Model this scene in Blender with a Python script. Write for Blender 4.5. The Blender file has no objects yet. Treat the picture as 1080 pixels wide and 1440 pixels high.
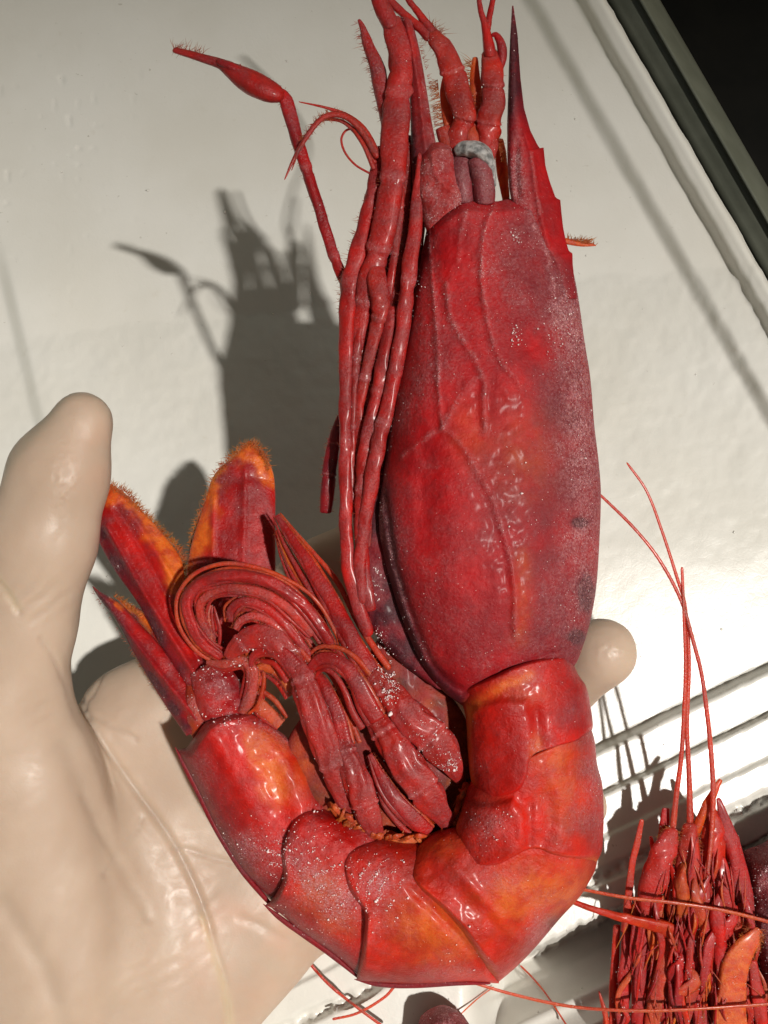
import bpy, math, random
import numpy as np
from mathutils import Matrix, Vector
rng = np.random.default_rng(7)
random.seed(7)
sc = bpy.context.scene
COL = sc.collection

# ------------------------------------------------------------------ camera, light, exposure
PITCH = math.radians(10)
CAMZ = 0.285                      # height of the lens above the tray floor
cam_d = bpy.data.cameras.new('camera')
cam_d.sensor_fit = 'HORIZONTAL'; cam_d.sensor_width = 36; cam_d.lens = 36
cam_d.clip_start = 0.01; cam_d.clip_end = 100
cam = bpy.data.objects.new('camera', cam_d); COL.objects.link(cam)
cam.location = (0, 0, CAMZ); cam.rotation_euler = (PITCH, 0, 0)
sc.camera = cam
sc.view_settings.view_transform = 'Standard'; sc.view_settings.look = 'None'
sc.view_settings.gamma = 1; sc.view_settings.exposure = 0.58
F = 1080.0
R3 = np.array([[1, 0, 0], [0, math.cos(PITCH), -math.sin(PITCH)], [0, math.sin(PITCH), math.cos(PITCH)]])
S_CAM = np.array([0.415, 0.004, 0.91]); S_CAM /= np.linalg.norm(S_CAM)
S_W = R3 @ S_CAM                  # direction towards the sun
world = bpy.data.worlds.new('World'); sc.world = world; world.use_nodes = True
wn = world.node_tree.nodes; wl = world.node_tree.links
bg = wn['Background']; bg.inputs['Strength'].default_value = 0.05
sky = wn.new('ShaderNodeTexSky'); sky.sky_type = 'NISHITA'; sky.sun_disc = False
sky.sun_elevation = math.asin(S_W[2]); sky.sun_rotation = math.atan2(S_W[0], S_W[1])
wbal = wn.new('ShaderNodeMix'); wbal.data_type = 'RGBA'; wbal.blend_type = 'MULTIPLY'; wbal.inputs[0].default_value = 1
wbal.inputs[7].default_value = (1.42, 1.0, .54, 1)      # white balance of the whole sky
wl.new(sky.outputs[0], wbal.inputs[6]); wl.new(wbal.outputs[2], bg.inputs[0])
sun_d = bpy.data.lights.new('sun', 'SUN'); sun_d.energy = 2.9; sun_d.angle = math.radians(2.1)
sun_d.color = (1.0, 0.965, 0.905)
sun = bpy.data.objects.new('sun', sun_d); COL.objects.link(sun)
sun.rotation_euler = Vector((-S_W[0], -S_W[1], -S_W[2])).to_track_quat('-Z', 'Y').to_euler()

# ------------------------------------------------------------------ space helpers
D0 = 0.19; S = D0 / F             # one photo pixel at the animal's depth, in metres

def to_world(c):
    return np.asarray(c) @ R3.T + np.array([0, 0, CAMZ])

def W(P):
    """(px, py, h): h in pixels towards the lens from the animal's middle plane."""
    P = np.asarray(P, float)
    d = D0 - P[:, 2] * S
    return to_world(np.stack([(P[:, 0] - 540) / F * d, (720 - P[:, 1]) / F * d, -d], 1))

def plane_pt(px, py, z):
    v = np.stack([(px - 540) / F, (720 - py) / F, -np.ones_like(px)], 1) @ R3.T
    t = (z - CAMZ) / v[:, 2]
    return v * t[:, None] + np.array([0, 0, CAMZ])

def _hash(ix, iy, seed):
    n = (ix * 374761393 + iy * 668265263 + seed * 144269504) & 0xffffffff
    n = ((n ^ (n >> 13)) * 1274126177) & 0xffffffff
    return ((n ^ (n >> 16)) & 0xffff) / 65535.0

def vn(x, y, scale, seed=0):
    x = np.asarray(x, float) / scale; y = np.asarray(y, float) / scale
    ix = np.floor(x).astype(np.int64); iy = np.floor(y).astype(np.int64)
    fx = x - ix; fy = y - iy
    fx = fx * fx * (3 - 2 * fx); fy = fy * fy * (3 - 2 * fy)
    a = _hash(ix, iy, seed); b = _hash(ix + 1, iy, seed); c = _hash(ix, iy + 1, seed); d = _hash(ix + 1, iy + 1, seed)
    return (a + (b - a) * fx) * (1 - fy) + (c + (d - c) * fx) * fy - 0.5

def fbm(x, y, scale, seed=0, octv=3):
    s = 0; a = 1.0
    for i in range(octv):
        s = s + a * vn(x, y, scale / 2 ** i, seed + 17 * i); a *= 0.5
    return s

def sstep(a, b, x):
    t = np.clip((x - a) / (b - a), 0, 1); return t * t * (3 - 2 * t)

def pline_dist(x, y, pts):
    p = np.asarray(pts, float); best = np.full(np.shape(x), 1e9)
    for a, b in zip(p[:-1], p[1:]):
        d = b - a; L = d @ d + 1e-9
        t = np.clip(((x - a[0]) * d[0] + (y - a[1]) * d[1]) / L, 0, 1)
        best = np.minimum(best, np.hypot(x - a[0] - t * d[0], y - a[1] - t * d[1]))
    return best

def poly_sd(x, y, pts):
    """signed distance to polygon, positive inside"""
    p = list(pts) + [pts[0]]
    d = pline_dist(x, y, p); ins = np.zeros(np.shape(x), bool)
    for (x0, y0), (x1, y1) in zip(p[:-1], p[1:]):
        c = ((y0 > y) != (y1 > y)) & (x < (x1 - x0) * (y - y0) / ((y1 - y0) + 1e-9) + x0)
        ins ^= c
    return np.where(ins, d, -d)

def catmull(P, n):
    P = np.asarray(P, float)
    if len(P) == 1: return np.repeat(P, n, 0)
    seg = np.linalg.norm(np.diff(P[:, :2], axis=0), axis=1) + 1e-6
    s = np.concatenate([[0], np.cumsum(seg)]); s /= s[-1]
    m = np.zeros_like(P)
    for i in range(len(P)):
        a = max(i - 1, 0); b = min(i + 1, len(P) - 1)
        m[i] = (P[b] - P[a]) / (s[b] - s[a])
    t = np.linspace(0, 1, n) if np.isscalar(n) else np.asarray(n)
    k = np.clip(np.searchsorted(s, t, 'right') - 1, 0, len(P) - 2)
    h = s[k + 1] - s[k]; u = (t - s[k]) / h
    u_ = u[:, None]; h_ = h[:, None]
    return ((2 * u_**3 - 3 * u_**2 + 1) * P[k] + (u_**3 - 2 * u_**2 + u_) * h_ * m[k]
            + (-2 * u_**3 + 3 * u_**2) * P[k + 1] + (u_**3 - u_**2) * h_ * m[k + 1])

def linear(P, t):
    P = np.asarray(P, float)
    seg = np.linalg.norm(np.diff(P[:, :2], axis=0), axis=1) + 1e-6
    s = np.concatenate([[0], np.cumsum(seg)]); s /= s[-1]
    return np.stack([np.interp(t, s, P[:, i]) for i in range(P.shape[1])], 1)

# ------------------------------------------------------------------ object helpers
# (faces may be quads or triangles)
def mesh_obj(name, V, Fc, mat, parent=None, pig=None, smooth=True, stuff=False, origin=None):
    V = np.asarray(V, float)
    o3 = V.mean(0) if origin is None else np.asarray(origin)
    if parent is not None: o3 = np.array(parent['_o'])
    me = bpy.data.meshes.new(name)
    if isinstance(Fc, np.ndarray):
        nf, k = Fc.shape
        me.vertices.add(len(V)); me.vertices.foreach_set('co', (V - o3).ravel())
        me.loops.add(nf * k); me.loops.foreach_set('vertex_index', Fc.ravel().astype(np.int32))
        me.polygons.add(nf); me.polygons.foreach_set('loop_start', np.arange(0, nf * k, k, dtype=np.int32))
        me.update(calc_edges=True); me.validate()
    else:
        me.from_pydata((V - o3).tolist(), [], [list(map(int, f)) for f in Fc])
    if smooth: me.polygons.foreach_set('use_smooth', np.ones(len(me.polygons), bool))
    if pig is not None:
        a = me.color_attributes.new('pig', 'FLOAT_COLOR', 'POINT')
        pg = np.ones((len(V), 4)); pg[:, :3] = np.clip(pig, 0, 1)
        a.data.foreach_set('color', pg.ravel())
    me.materials.append(mat)
    o = bpy.data.objects.new(name, me); COL.objects.link(o)
    if parent is None: o.location = o3
    else: o.parent = parent
    o['_o'] = [float(v) for v in o3]
    if stuff: o['kind'] = 'stuff'
    return o

def thing(name, label, cat, pos, group=None):
    o = bpy.data.objects.new(name, None); COL.objects.link(o); o.empty_display_size = 0.01
    o.location = pos; o['_o'] = [float(v) for v in pos]
    o['label'] = label; o['category'] = cat
    if group: o['group'] = group
    return o

def tag(o, label, cat, group=None):
    o['label'] = label; o['category'] = cat
    if group: o['group'] = group
    return o

class Bag:
    """collects pixel-space geometry that becomes one mesh"""
    def __init__(s): s.V = []; s.F = []; s.P = []; s.n = 0
    def add(s, V, Fc, pig):
        Fc = np.asarray(Fc)
        if Fc.shape[1] == 4: Fc = np.concatenate([Fc[:, [0, 1, 2]], Fc[:, [0, 2, 3]]])
        s.V.append(V); s.F.append(Fc + s.n); s.P.append(np.broadcast_to(pig, (len(V), 3))); s.n += len(V)
    def build(s, name, mat, parent=None, **k):
        return mesh_obj(name, W(np.concatenate(s.V)), np.concatenate(s.F), mat, parent, np.concatenate(s.P), **k)

def grid_faces(n, m, wrap=False):
    i, j = np.meshgrid(np.arange(n - 1), np.arange(m if wrap else m - 1), indexing='ij')
    j2 = (j + 1) % m
    return np.stack([i * m + j, i * m + j2, (i + 1) * m + j2, (i + 1) * m + j], -1).reshape(-1, 4)

def tube(pts, n=40, m=10, flat=1.0, rough=0.10, seed=0, ring=0, ringp=5.0, pig=(0.15, 0, 0.1), lin=False, groove=0.0, flute=0.0, nf=5, joints=()):
    """pts: (px, py, h, r). Returns V, F, pig for a swept tube with rounded ends."""
    t = np.linspace(0, 1, n)
    t = np.concatenate([[0, 0.0015, 0.006], t[1:-1] * 0.985 + 0.0075, [0.994, 0.9985, 1]])
    C = linear(pts, t) if lin else catmull(pts, t)
    c = C[:, :3]; r = np.maximum(C[:, 3], 0.3).copy()
    L = np.concatenate([[0], np.cumsum(np.linalg.norm(np.diff(c, axis=0), axis=1))])
    r[0] *= .05; r[1] *= .55; r[2] *= .85; r[-1] *= .05; r[-2] *= .55; r[-3] *= .85
    T = np.gradient(c, axis=0); T /= np.linalg.norm(T, axis=1)[:, None] + 1e-9
    B = np.array([0, 0, 1.0]) - T * T[:, 2:3]; B /= np.linalg.norm(B, axis=1)[:, None] + 1e-9
    N = np.cross(T, B)
    th = np.linspace(0, 2 * np.pi, m, endpoint=False)
    rr = r[:, None] * (1 + rough * 2 * fbm(L[:, None] * .38 + 0 * th, th * 9 + 0 * L[:, None], 12, seed + 3))
    if ring: rr = rr * (1 + ring * np.sin(L / ringp * 2 * np.pi)[:, None])
    if groove: rr = rr * (1 - groove * np.exp(-((th - 1.45) / 0.3) ** 2)[None, :])
    jf = 0 * t
    for tj in joints:
        rr = rr * (1 + .09 * np.exp(-((t - tj) / .012) ** 2) - .12 * np.exp(-((t - tj - .022) / .010) ** 2))[:, None]; jf = jf + np.exp(-((t - tj) / .012) ** 2)
    if flute: rr = rr * (1 + flute * np.sin(th[None] * nf + 3 * vn(L, 0 * L, 60, seed)[:, None] + 5 * vn(L, 0 * L, 25, seed + 9)[:, None]))
    V = c[:, None] + N[:, None] * (rr * np.cos(th))[..., None] + B[:, None] * (rr * np.sin(th) * flat)[..., None]
    V = V.reshape(-1, 3)
    pg = np.empty((len(t), m, 3)); pg[:] = pig
    nz = fbm(L[:, None] + 0 * th, th * 7 + 0 * L[:, None], 26, seed + 11)
    pg[..., 0] += 0.4 * nz; pg[..., 2] += 0.25 * nz + .45 * jf[:, None]
    return V, grid_faces(len(t), m, True), pg.reshape(-1, 3)

def patch(L, R, Fr, Bk, nu, nv, hf, hb, pigf, smoothc=True):
    """closed pillow between four edge curves (px, py). hf(U, V, X, Y) height of the face, hb of the back."""
    u = 0.5 - 0.5 * np.cos(np.linspace(0, np.pi, nu)); v = 0.5 - 0.5 * np.cos(np.linspace(0, np.pi, nv))
    v = 0.55 * v + 0.45 * np.linspace(0, 1, nv); u = 0.7 * u + 0.3 * np.linspace(0, 1, nu)
    f = catmull if smoothc else linear
    l = f(L, v); r = f(R, v); a = f(Fr, u); b = f(Bk, u)
    U, Vv = np.meshgrid(u, v)                    # (nv, nu)
    U3 = U[..., None]; V3 = Vv[..., None]
    P = ((1 - U3) * l[:, None] + U3 * r[:, None] + (1 - V3) * a[None] + V3 * b[None]
         - ((1 - U3) * (1 - V3) * a[0] + U3 * (1 - V3) * a[-1] + (1 - U3) * V3 * b[0] + U3 * V3 * b[-1]))
    X = P[..., 0]; Y = P[..., 1]
    H = hf(U, Vv, X, Y); HB = hb(U, Vv, X, Y)
    edge = np.zeros_like(U, bool); edge[0] = edge[-1] = True; edge[:, 0] = edge[:, -1] = True
    HB = np.where(edge, H, HB)
    V1 = np.stack([X, Y, H], -1).reshape(-1, 3); V2 = np.stack([X, Y, HB], -1).reshape(-1, 3)
    N = nu * nv
    idx2 = np.where(edge.ravel(), np.arange(N), np.arange(N) + N)
    g = grid_faces(nv, nu)
    Fc = np.concatenate([g[:, ::-1], idx2[g]])
    Vall = np.concatenate([V1, V2])
    pg = pigf(U.ravel(), Vv.ravel(), X.ravel(), Y.ravel())
    pg = np.concatenate([pg, pg])
    keep = np.zeros(2 * N, bool); keep[Fc.ravel()] = True
    re = np.cumsum(keep) - 1
    return Vall[keep], re[Fc], pg[keep], (V1, pg[:N])

def prof(U, p=2.5, q=0.5):
    return np.clip(1 - np.abs(2 * U - 1) ** p, 0, 1) ** q

def ridge(X, Y, pts, w, h):
    return h * np.exp(-(pline_dist(X, Y, catmull(pts, 24)) / w) ** 2)

def hairs(bag, roots, dirs, lens, r0=0.5, pig=(0, .5, 0), bend=0.3):
    """thin three sided bristles: roots (n,3), dirs (n,3) in pixel space"""
    roots = np.asarray(roots, float); n = len(roots)
    d = np.asarray(dirs, float); d = d / (np.linalg.norm(d, axis=1)[:, None] + 1e-9)
    lens = np.asarray(lens, float)[:, None]
    b = rng.normal(0, bend, (n, 3))
    p0 = roots; p1 = roots + d * lens * .55 + b * lens * .12; p2 = roots + (d + b * .6) * lens
    a = np.cross(d, [0, 0, 1.0]); a /= np.linalg.norm(a, axis=1)[:, None] + 1e-9; c = np.cross(d, a)
    V = []
    for p, r in ((p0, r0), (p1, r0 * .7)):
        for k in range(3):
            an = k * 2.0944
            V.append(p + (a * math.cos(an) + c * math.sin(an)) * r)
    V.append(p2)
    V = np.stack(V, 1).reshape(-1, 3)
    f = []
    base = np.arange(n)[:, None] * 7
    T = []
    for k in range(3):
        k2 = (k + 1) % 3
        T += [[k, k2, k2 + 3], [k, k2 + 3, k + 3], [k + 3, k2 + 3, 6]]
    Fc = (base[:, None, :] + np.array(T)[None]).reshape(-1, 3)
    bag.add(V, Fc, np.asarray(pig))

# ------------------------------------------------------------------ materials
def nodes(name):
    m = bpy.data.materials.new(name); m.use_nodes = True
    nt = m.node_tree
    return m, nt.nodes, nt.links, nt.nodes['Principled BSDF']

def N_noise(n, l, co, scale, detail=4, rough=0.55, dist=0):
    t = n.new('ShaderNodeTexNoise'); t.inputs['Scale'].default_value = scale
    t.inputs['Detail'].default_value = detail; t.inputs['Roughness'].default_value = rough
    t.inputs['Distortion'].default_value = dist
    l.new(co, t.inputs['Vector']); return t.outputs['Fac']

def N_range(n, l, v, a, b, c=0.0, d=1.0):
    m = n.new('ShaderNodeMapRange'); m.inputs[1].default_value = a; m.inputs[2].default_value = b
    m.inputs[3].default_value = c; m.inputs[4].default_value = d; m.interpolation_type = 'SMOOTHSTEP'
    l.new(v, m.inputs[0]); return m.outputs[0]

def N_math(n, l, op, a, b=None, clamp=False):
    m = n.new('ShaderNodeMath'); m.operation = op; m.use_clamp = clamp
    for i, v in enumerate((a, b)):
        if v is None: continue
        if isinstance(v, (int, float)): m.inputs[i].default_value = v
        else: l.new(v, m.inputs[i])
    return m.outputs[0]

def N_mix(n, l, fac, a, b):
    m = n.new('ShaderNodeMix'); m.data_type = 'RGBA'
    if isinstance(fac, (int, float)): m.inputs[0].default_value = fac
    else: l.new(fac, m.inputs[0])
    for i, v in ((6, a), (7, b)):
        if isinstance(v, tuple): m.inputs[i].default_value = (*v, 1)
        else: l.new(v, m.inputs[i])
    return m.outputs[2]

def N_bump(n, l, h, strength, dist, prev=None):
    b = n.new('ShaderNodeBump'); b.inputs['Strength'].default_value = strength; b.inputs['Distance'].default_value = dist
    l.new(h, b.inputs['Height'])
    if prev is not None: l.new(prev, b.inputs['Normal'])
    return b.outputs[0]

def shell_material(name, bright, deep, wet=0.0, rough=0.0, spec=.45):
    m, n, l, p = nodes(name)
    tc = n.new('ShaderNodeNewGeometry').outputs['Position']
    at = n.new('ShaderNodeAttribute'); at.attribute_name = 'pig'
    sp = n.new('ShaderNodeSeparateColor'); l.new(at.outputs['Color'], sp.inputs[0])
    dark, ora, fro = sp.outputs
    n1 = N_noise(n, l, tc, 90, 5); n2 = N_noise(n, l, tc, 420, 6, .65); n3 = N_noise(n, l, tc, 1500, 4, .6)
    n4 = N_noise(n, l, tc, 2600, 3, .6); n5 = N_noise(n, l, tc, 230, 6, .6, .6)
    base = N_mix(n, l, N_range(n, l, n1, .3, .7), deep, bright)
    base = N_mix(n, l, N_math(n, l, 'MULTIPLY', N_range(n, l, n2, .35, .75), .45), base, (deep[0] * .7, deep[1], deep[2]))
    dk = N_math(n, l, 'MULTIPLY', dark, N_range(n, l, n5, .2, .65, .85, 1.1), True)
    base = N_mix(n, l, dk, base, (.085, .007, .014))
    base = N_mix(n, l, N_range(n, l, dk, .8, 1.0, 0, .55), base, (.028, .004, .007))
    ok = N_math(n, l, 'MULTIPLY', ora, N_range(n, l, n5, .3, .68, .35, 1.1), True)
    base = N_mix(n, l, ok, base, (.62, .125, .014))
    veil = N_math(n, l, 'MULTIPLY', fro, N_range(n, l, N_math(n, l, 'ADD', N_math(n, l, 'MULTIPLY', n2, .5), N_math(n, l, 'MULTIPLY', n3, .5)), .34, .66, .15, 1.0))
    thr = N_math(n, l, 'SUBTRACT', .70, N_math(n, l, 'MULTIPLY', fro, .16))
    speck = N_math(n, l, 'MULTIPLY', N_math(n, l, 'SUBTRACT', n4, thr), 22, True)
    fz = N_math(n, l, 'ADD', N_math(n, l, 'MULTIPLY', veil, N_range(n, l, n3, .30, .70, .30, .58)), N_math(n, l, 'MULTIPLY', speck, .5), True)
    base = N_mix(n, l, fz, base, (.60, .29, .30))
    l.new(base, p.inputs['Base Color'])
    ro = N_math(n, l, 'ADD', N_range(n, l, n2, .3, .7, .32 + rough - .1 * wet, .48 + rough - .1 * wet), N_math(n, l, 'MULTIPLY', fz, .4), True)
    l.new(ro, p.inputs['Roughness'])
    p.inputs['Specular IOR Level'].default_value = spec
    p.inputs['Subsurface Weight'].default_value = .30 + wet
    p.inputs['Subsurface Radius'].default_value = (1, .22, .1)
    p.inputs['Subsurface Scale'].default_value = .004
    p.inputs['Coat Weight'].default_value = .02 + .4 * wet; p.inputs['Coat Roughness'].default_value = .18
    b1 = N_bump(n, l, n3, .35, .0006); b2 = N_bump(n, l, n2, .4, .0009, b1); b3 = N_bump(n, l, fz, .5, .0005, b2)
    l.new(b3, p.inputs['Normal'])
    return m

M_SHELL = shell_material('frosted_red_shell', (.44, .005, .0075), (.25, .003, .006), rough=.14, spec=.20)
M_WET = shell_material('wet_red_shell', (.54, .007, .003), (.31, .0035, .002), .18, rough=.06, spec=.25)
M_LIMB = shell_material('red_limb', (.48, .008, .006), (.24, .004, .005), .2, spec=.25)
M_THREAD = shell_material('antenna_thread', (.50, .045, .018), (.36, .022, .012), .6)

def simple(name, col, rough=.5, sss=0, **k):
    m, n, l, p = nodes(name)
    p.inputs['Base Color'].default_value = (*col, 1); p.inputs['Roughness'].default_value = rough
    if sss:
        p.inputs['Subsurface Weight'].default_value = sss; p.inputs['Subsurface Scale'].default_value = .002
    return m
M_FROST = simple('frost', (.82, .66, .65), .5)

def foam_material():
    m, n, l, p = nodes('white_foam')
    tc = n.new('ShaderNodeNewGeometry').outputs['Position']
    a = N_noise(n, l, tc, 14, 4); b = N_noise(n, l, tc, 160, 5, .6); c = N_noise(n, l, tc, 900, 4, .6)
    vor = n.new('ShaderNodeTexVoronoi'); vor.feature = 'DISTANCE_TO_EDGE'; vor.inputs['Scale'].default_value = 300
    l.new(tc, vor.inputs['Vector'])
    base = N_mix(n, l, N_range(n, l, a, .3, .7), (.62, .60, .545), (.67, .655, .61))
    base = N_mix(n, l, N_range(n, l, b, .62, .8, 0, .35), base, (.52, .48, .40))
    d_ = N_noise(n, l, tc, 420, 2, .5)
    base = N_mix(n, l, N_math(n, l, 'MULTIPLY', N_range(n, l, d_, .72, .78, 0, .55), N_range(n, l, a, .45, .6)), base, (.30, .27, .21))
    l.new(base, p.inputs['Base Color'])
    l.new(N_range(n, l, b, .3, .7, .29, .36), p.inputs['Roughness'])
    p.inputs['Specular IOR Level'].default_value = .8
    e = N_range(n, l, vor.outputs['Distance'], 0, .12)
    b1 = N_bump(n, l, e, .04, .0003); b2 = N_bump(n, l, b, .06, .001, b1); b3 = N_bump(n, l, c, .10, .0004, b2)
    l.new(b3, p.inputs['Normal'])
    return m
M_FOAM = foam_material()

def glove_material():
    m, n, l, p = nodes('latex_glove')
    tc = n.new('ShaderNodeNewGeometry').outputs['Position']
    a = N_noise(n, l, tc, 40, 4); b = N_noise(n, l, tc, 150, 5, .6, 1.2); c = N_noise(n, l, tc, 1400, 3)
    at = n.new('ShaderNodeAttribute'); at.attribute_name = 'pig'
    sp = n.new('ShaderNodeSeparateColor'); l.new(at.outputs['Color'], sp.inputs[0])
    base = N_mix(n, l, N_range(n, l, a, .32, .68), (.41, .300, .225), (.45, .338, .258))
    base = N_mix(n, l, N_math(n, l, 'MULTIPLY', sp.outputs[1], .5, True), base, (.58, .49, .28))
    base = N_mix(n, l, N_math(n, l, 'MULTIPLY', sp.outputs[0], .7, True), base, (.30, .25, .19))
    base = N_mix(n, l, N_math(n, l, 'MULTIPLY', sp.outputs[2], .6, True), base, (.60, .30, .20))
    l.new(base, p.inputs['Base Color'])
    l.new(N_range(n, l, b, .3, .7, .36, .58), p.inputs['Roughness'])
    p.inputs['Specular IOR Level'].default_value = .35
    p.inputs['Subsurface Weight'].default_value = .45; p.inputs['Subsurface Scale'].default_value = .008
    p.inputs['Subsurface Radius'].default_value = (1, .5, .3)
    b1 = N_bump(n, l, c, .10, .0003); b2 = N_bump(n, l, b, .05, .0012, b1)
    l.new(b2, p.inputs['Normal'])
    return m
M_GLOVE = glove_material()

def plain_noise(name, c0, c1, scale, rough, bump=.2, spec=.5):
    m, n, l, p = nodes(name)
    tc = n.new('ShaderNodeNewGeometry').outputs['Position']
    a = N_noise(n, l, tc, scale, 5)
    l.new(N_mix(n, l, N_range(n, l, a, .3, .7), c0, c1), p.inputs['Base Color'])
    p.inputs['Roughness'].default_value = rough; p.inputs['Specular IOR Level'].default_value = spec
    l.new(N_bump(n, l, a, bump, .001), p.inputs['Normal'])
    return m
M_GROUND = plain_noise('black_ground', (.004, .004, .0035), (.008, .0075, .006), 25, .8, .2, .15)
M_RIM = plain_noise('grey_green_plastic', (.105, .112, .085), (.135, .142, .11), 60, .45)
M_EYE = None

# ------------------------------------------------------------------ the setting
gv = 6.0
ground = mesh_obj('ground', [(-gv, -gv, -.16), (gv, -gv, -.16), (gv, gv, -.16), (-gv, gv, -.16)], np.array([[0, 1, 2, 3]]), M_GROUND, smooth=False)
ground['kind'] = 'structure'

# ------------------------------------------------------------------ the white foam tray
def qside(px, py): return (px - 746) * .8666 - py * .499
def tray_height(px, py):
    """height of the foam above the flat floor plane, in metres"""
    q = qside(px, py)
    z = np.zeros_like(px)
    # far half of the tray slopes gently away
    yb = 772 + .10 * (1080 - px) + 14 * fbm(px, py, 60, 5) + 6 * fbm(px, py, 14, 9)
    t = (yb - py) * .00026
    sp = .0035 * np.log1p(np.exp(np.clip(t / .0035, -30, 30)))
    z -= .115 * sp + .55 * sp ** 2
    # stepped side wall on the right
    wob = 1.5 * fbm(px, py, 40, 21)
    z += .0052 * sstep(-15, 15, q + wob) + .0056 * sstep(50, 73, q + wob)
    z += .0012 * np.exp(-((q - 84) / 8) ** 2)
    # shallow step on the left
    z += .0035 * sstep(-11, 11, (px - 6) - (py - 385) * .235) * sstep(300, 420, py) * sstep(760, 640, py) * sstep(200, 20, px)
    # terraces at the near end
    g = (px - 840) * .432 + (py - 1055) * .902
    gn = g + 1.6 * fbm(px, py, 16, 31) + .8 * fbm(px, py, 6, 33)
    z += .0060 * sstep(-8, 7, gn)
    z += .0032 * sstep(55, 63, gn)
    z += .0012 * sstep(112, 117, gn + 1.5 * fbm(px, py, 9, 41))
    z -= .0026 * np.exp(-((gn - 163) / 9) ** 4) * (1 + 1.0 * fbm(px, py, 10, 51))
    jag = g + 2.2 * np.abs(np.sin(px * .16 + 2.5 * fbm(px, py, 40, 3))) + 5 * fbm(px, py, 11, 61)
    edge = sstep(0, 1, sstep(640, 720, px))
    z -= (.034 * sstep(212, 223, jag) - .00020 * np.clip(g - 222, 0, 125) - .0012 * sstep(247, 256, g) - .0015 * sstep(290, 300, g)) * edge
    z += .0025 * np.exp(-((g - 300) / 14) ** 2)
    # dents and beads of the foam
    z += .00022 * fbm(px, py, 90, 71) + .00006 * fbm(px, py, 16, 73)
    pit = np.clip(vn(px, py, 11, 77) - .40, 0, 1) * 10
    z -= .0007 * pit * (sstep(260, 60, px) * sstep(20, 80, py) * sstep(460, 200, py) + .12)
    return z

qs_ = np.concatenate([np.arange(-1752, 84, 3.2), [84, 86, 88, 89.5, 90.7, 91.5, 92, 92.3]]); rs_ = np.arange(-700, 2200, 3.2)
Q, Rr = np.meshgrid(qs_, rs_)
q_ = Q.ravel(); r_ = Rr.ravel()
q_ = q_ + np.clip((q_ - 40) / 52, 0, 1) * 1.6 * fbm(r_, 0 * r_, 24, 81)
px = 746 + .8666 * q_ + .499 * r_; py = -.499 * q_ + .8666 * r_
zt = tray_height(px, py) - .0020 * np.clip((Q.ravel() - 85) / 7.3, 0, 1) ** 3
VT = plane_pt(px, py, zt)
fc = grid_faces(len(rs_), len(qs_))[:, ::-1]
used = np.unique(fc); remap = np.full(len(px), -1); remap[used] = np.arange(len(used))
VT = VT[used]; fc = remap[fc]
# skirt: boundary edges dropped to make the tray's outer wall
e = np.concatenate([fc[:, [0, 1]], fc[:, [1, 2]], fc[:, [2, 3]], fc[:, [3, 0]]])
key = np.sort(e, 1); kk = key[:, 0].astype(np.int64) * len(VT) + key[:, 1]
uq, inv, cnt = np.unique(kk, return_inverse=True, return_counts=True)
be = e[cnt[inv] == 1]
bv = np.unique(be); low = VT[bv].copy(); low[:, 2] = -.085
rm = {int(v): i + len(VT) for i, v in enumerate(bv)}
sk = np.array([[a, rm[int(a)], rm[int(b)], b] for a, b in be])
tray = mesh_obj('foam_tray', np.concatenate([VT, low]), np.concatenate([fc, sk[:, ::-1]]), M_FOAM)
tag(tray, 'white foam tray with stepped edges lying under the hand', 'tray')

# unseen slab added overhead so its soft edge shades the tray's far end
aim = plane_pt(np.array([540.0]), np.array([190.0]), np.array([-.02]))[0]
e0 = aim + 13.0 * S_W
rv = [(e0[0] + x, e0[1] + y, e0[2] + z) for z in (0, .12) for x, y in ((-12, 0), (12, 0), (12, 12), (-12, 12))]
shade_slab = mesh_obj('shade_slab', rv, [[0, 3, 2, 1], [4, 5, 6, 7], [0, 1, 5, 4], [1, 2, 6, 5], [2, 3, 7, 6], [3, 0, 4, 7]], simple('shade_slab_paint', (.22, .20, .17), .6), smooth=False)
shade_slab['kind'] = 'structure'

# grey plastic crate rim beyond the tray, a rounded bar with a lip
def rim_pts(q, z, n=2):
    out = []
    for s_ in (-500, 1500):
        py_ = np.array([float(s_)]); px_ = 746 + (q + py_ * .499) / .8666
        out.append(plane_pt(px_, py_, np.array([z]))[0])
    return out
profl = [(60, -.05), (90, -.030), (104, -.027), (128, -.026), (131, -.0235), (134, -.0225), (137, -.0235), (140, -.026), (150, -.031), (156, -.045), (158, -.13)]
RV = []; 
for q_, z_ in profl: RV += rim_pts(q_, z_)
RV = np.array(RV); k = len(profl)
rimF = np.array([[2 * i, 2 * i + 2, 2 * i + 3, 2 * i + 1] for i in range(k - 1)])
rim = mesh_obj('crate_rim', RV, rimF, M_RIM, smooth=False)
tag(rim, 'dark grey green plastic crate rim running beside the foam tray', 'crate')

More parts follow.
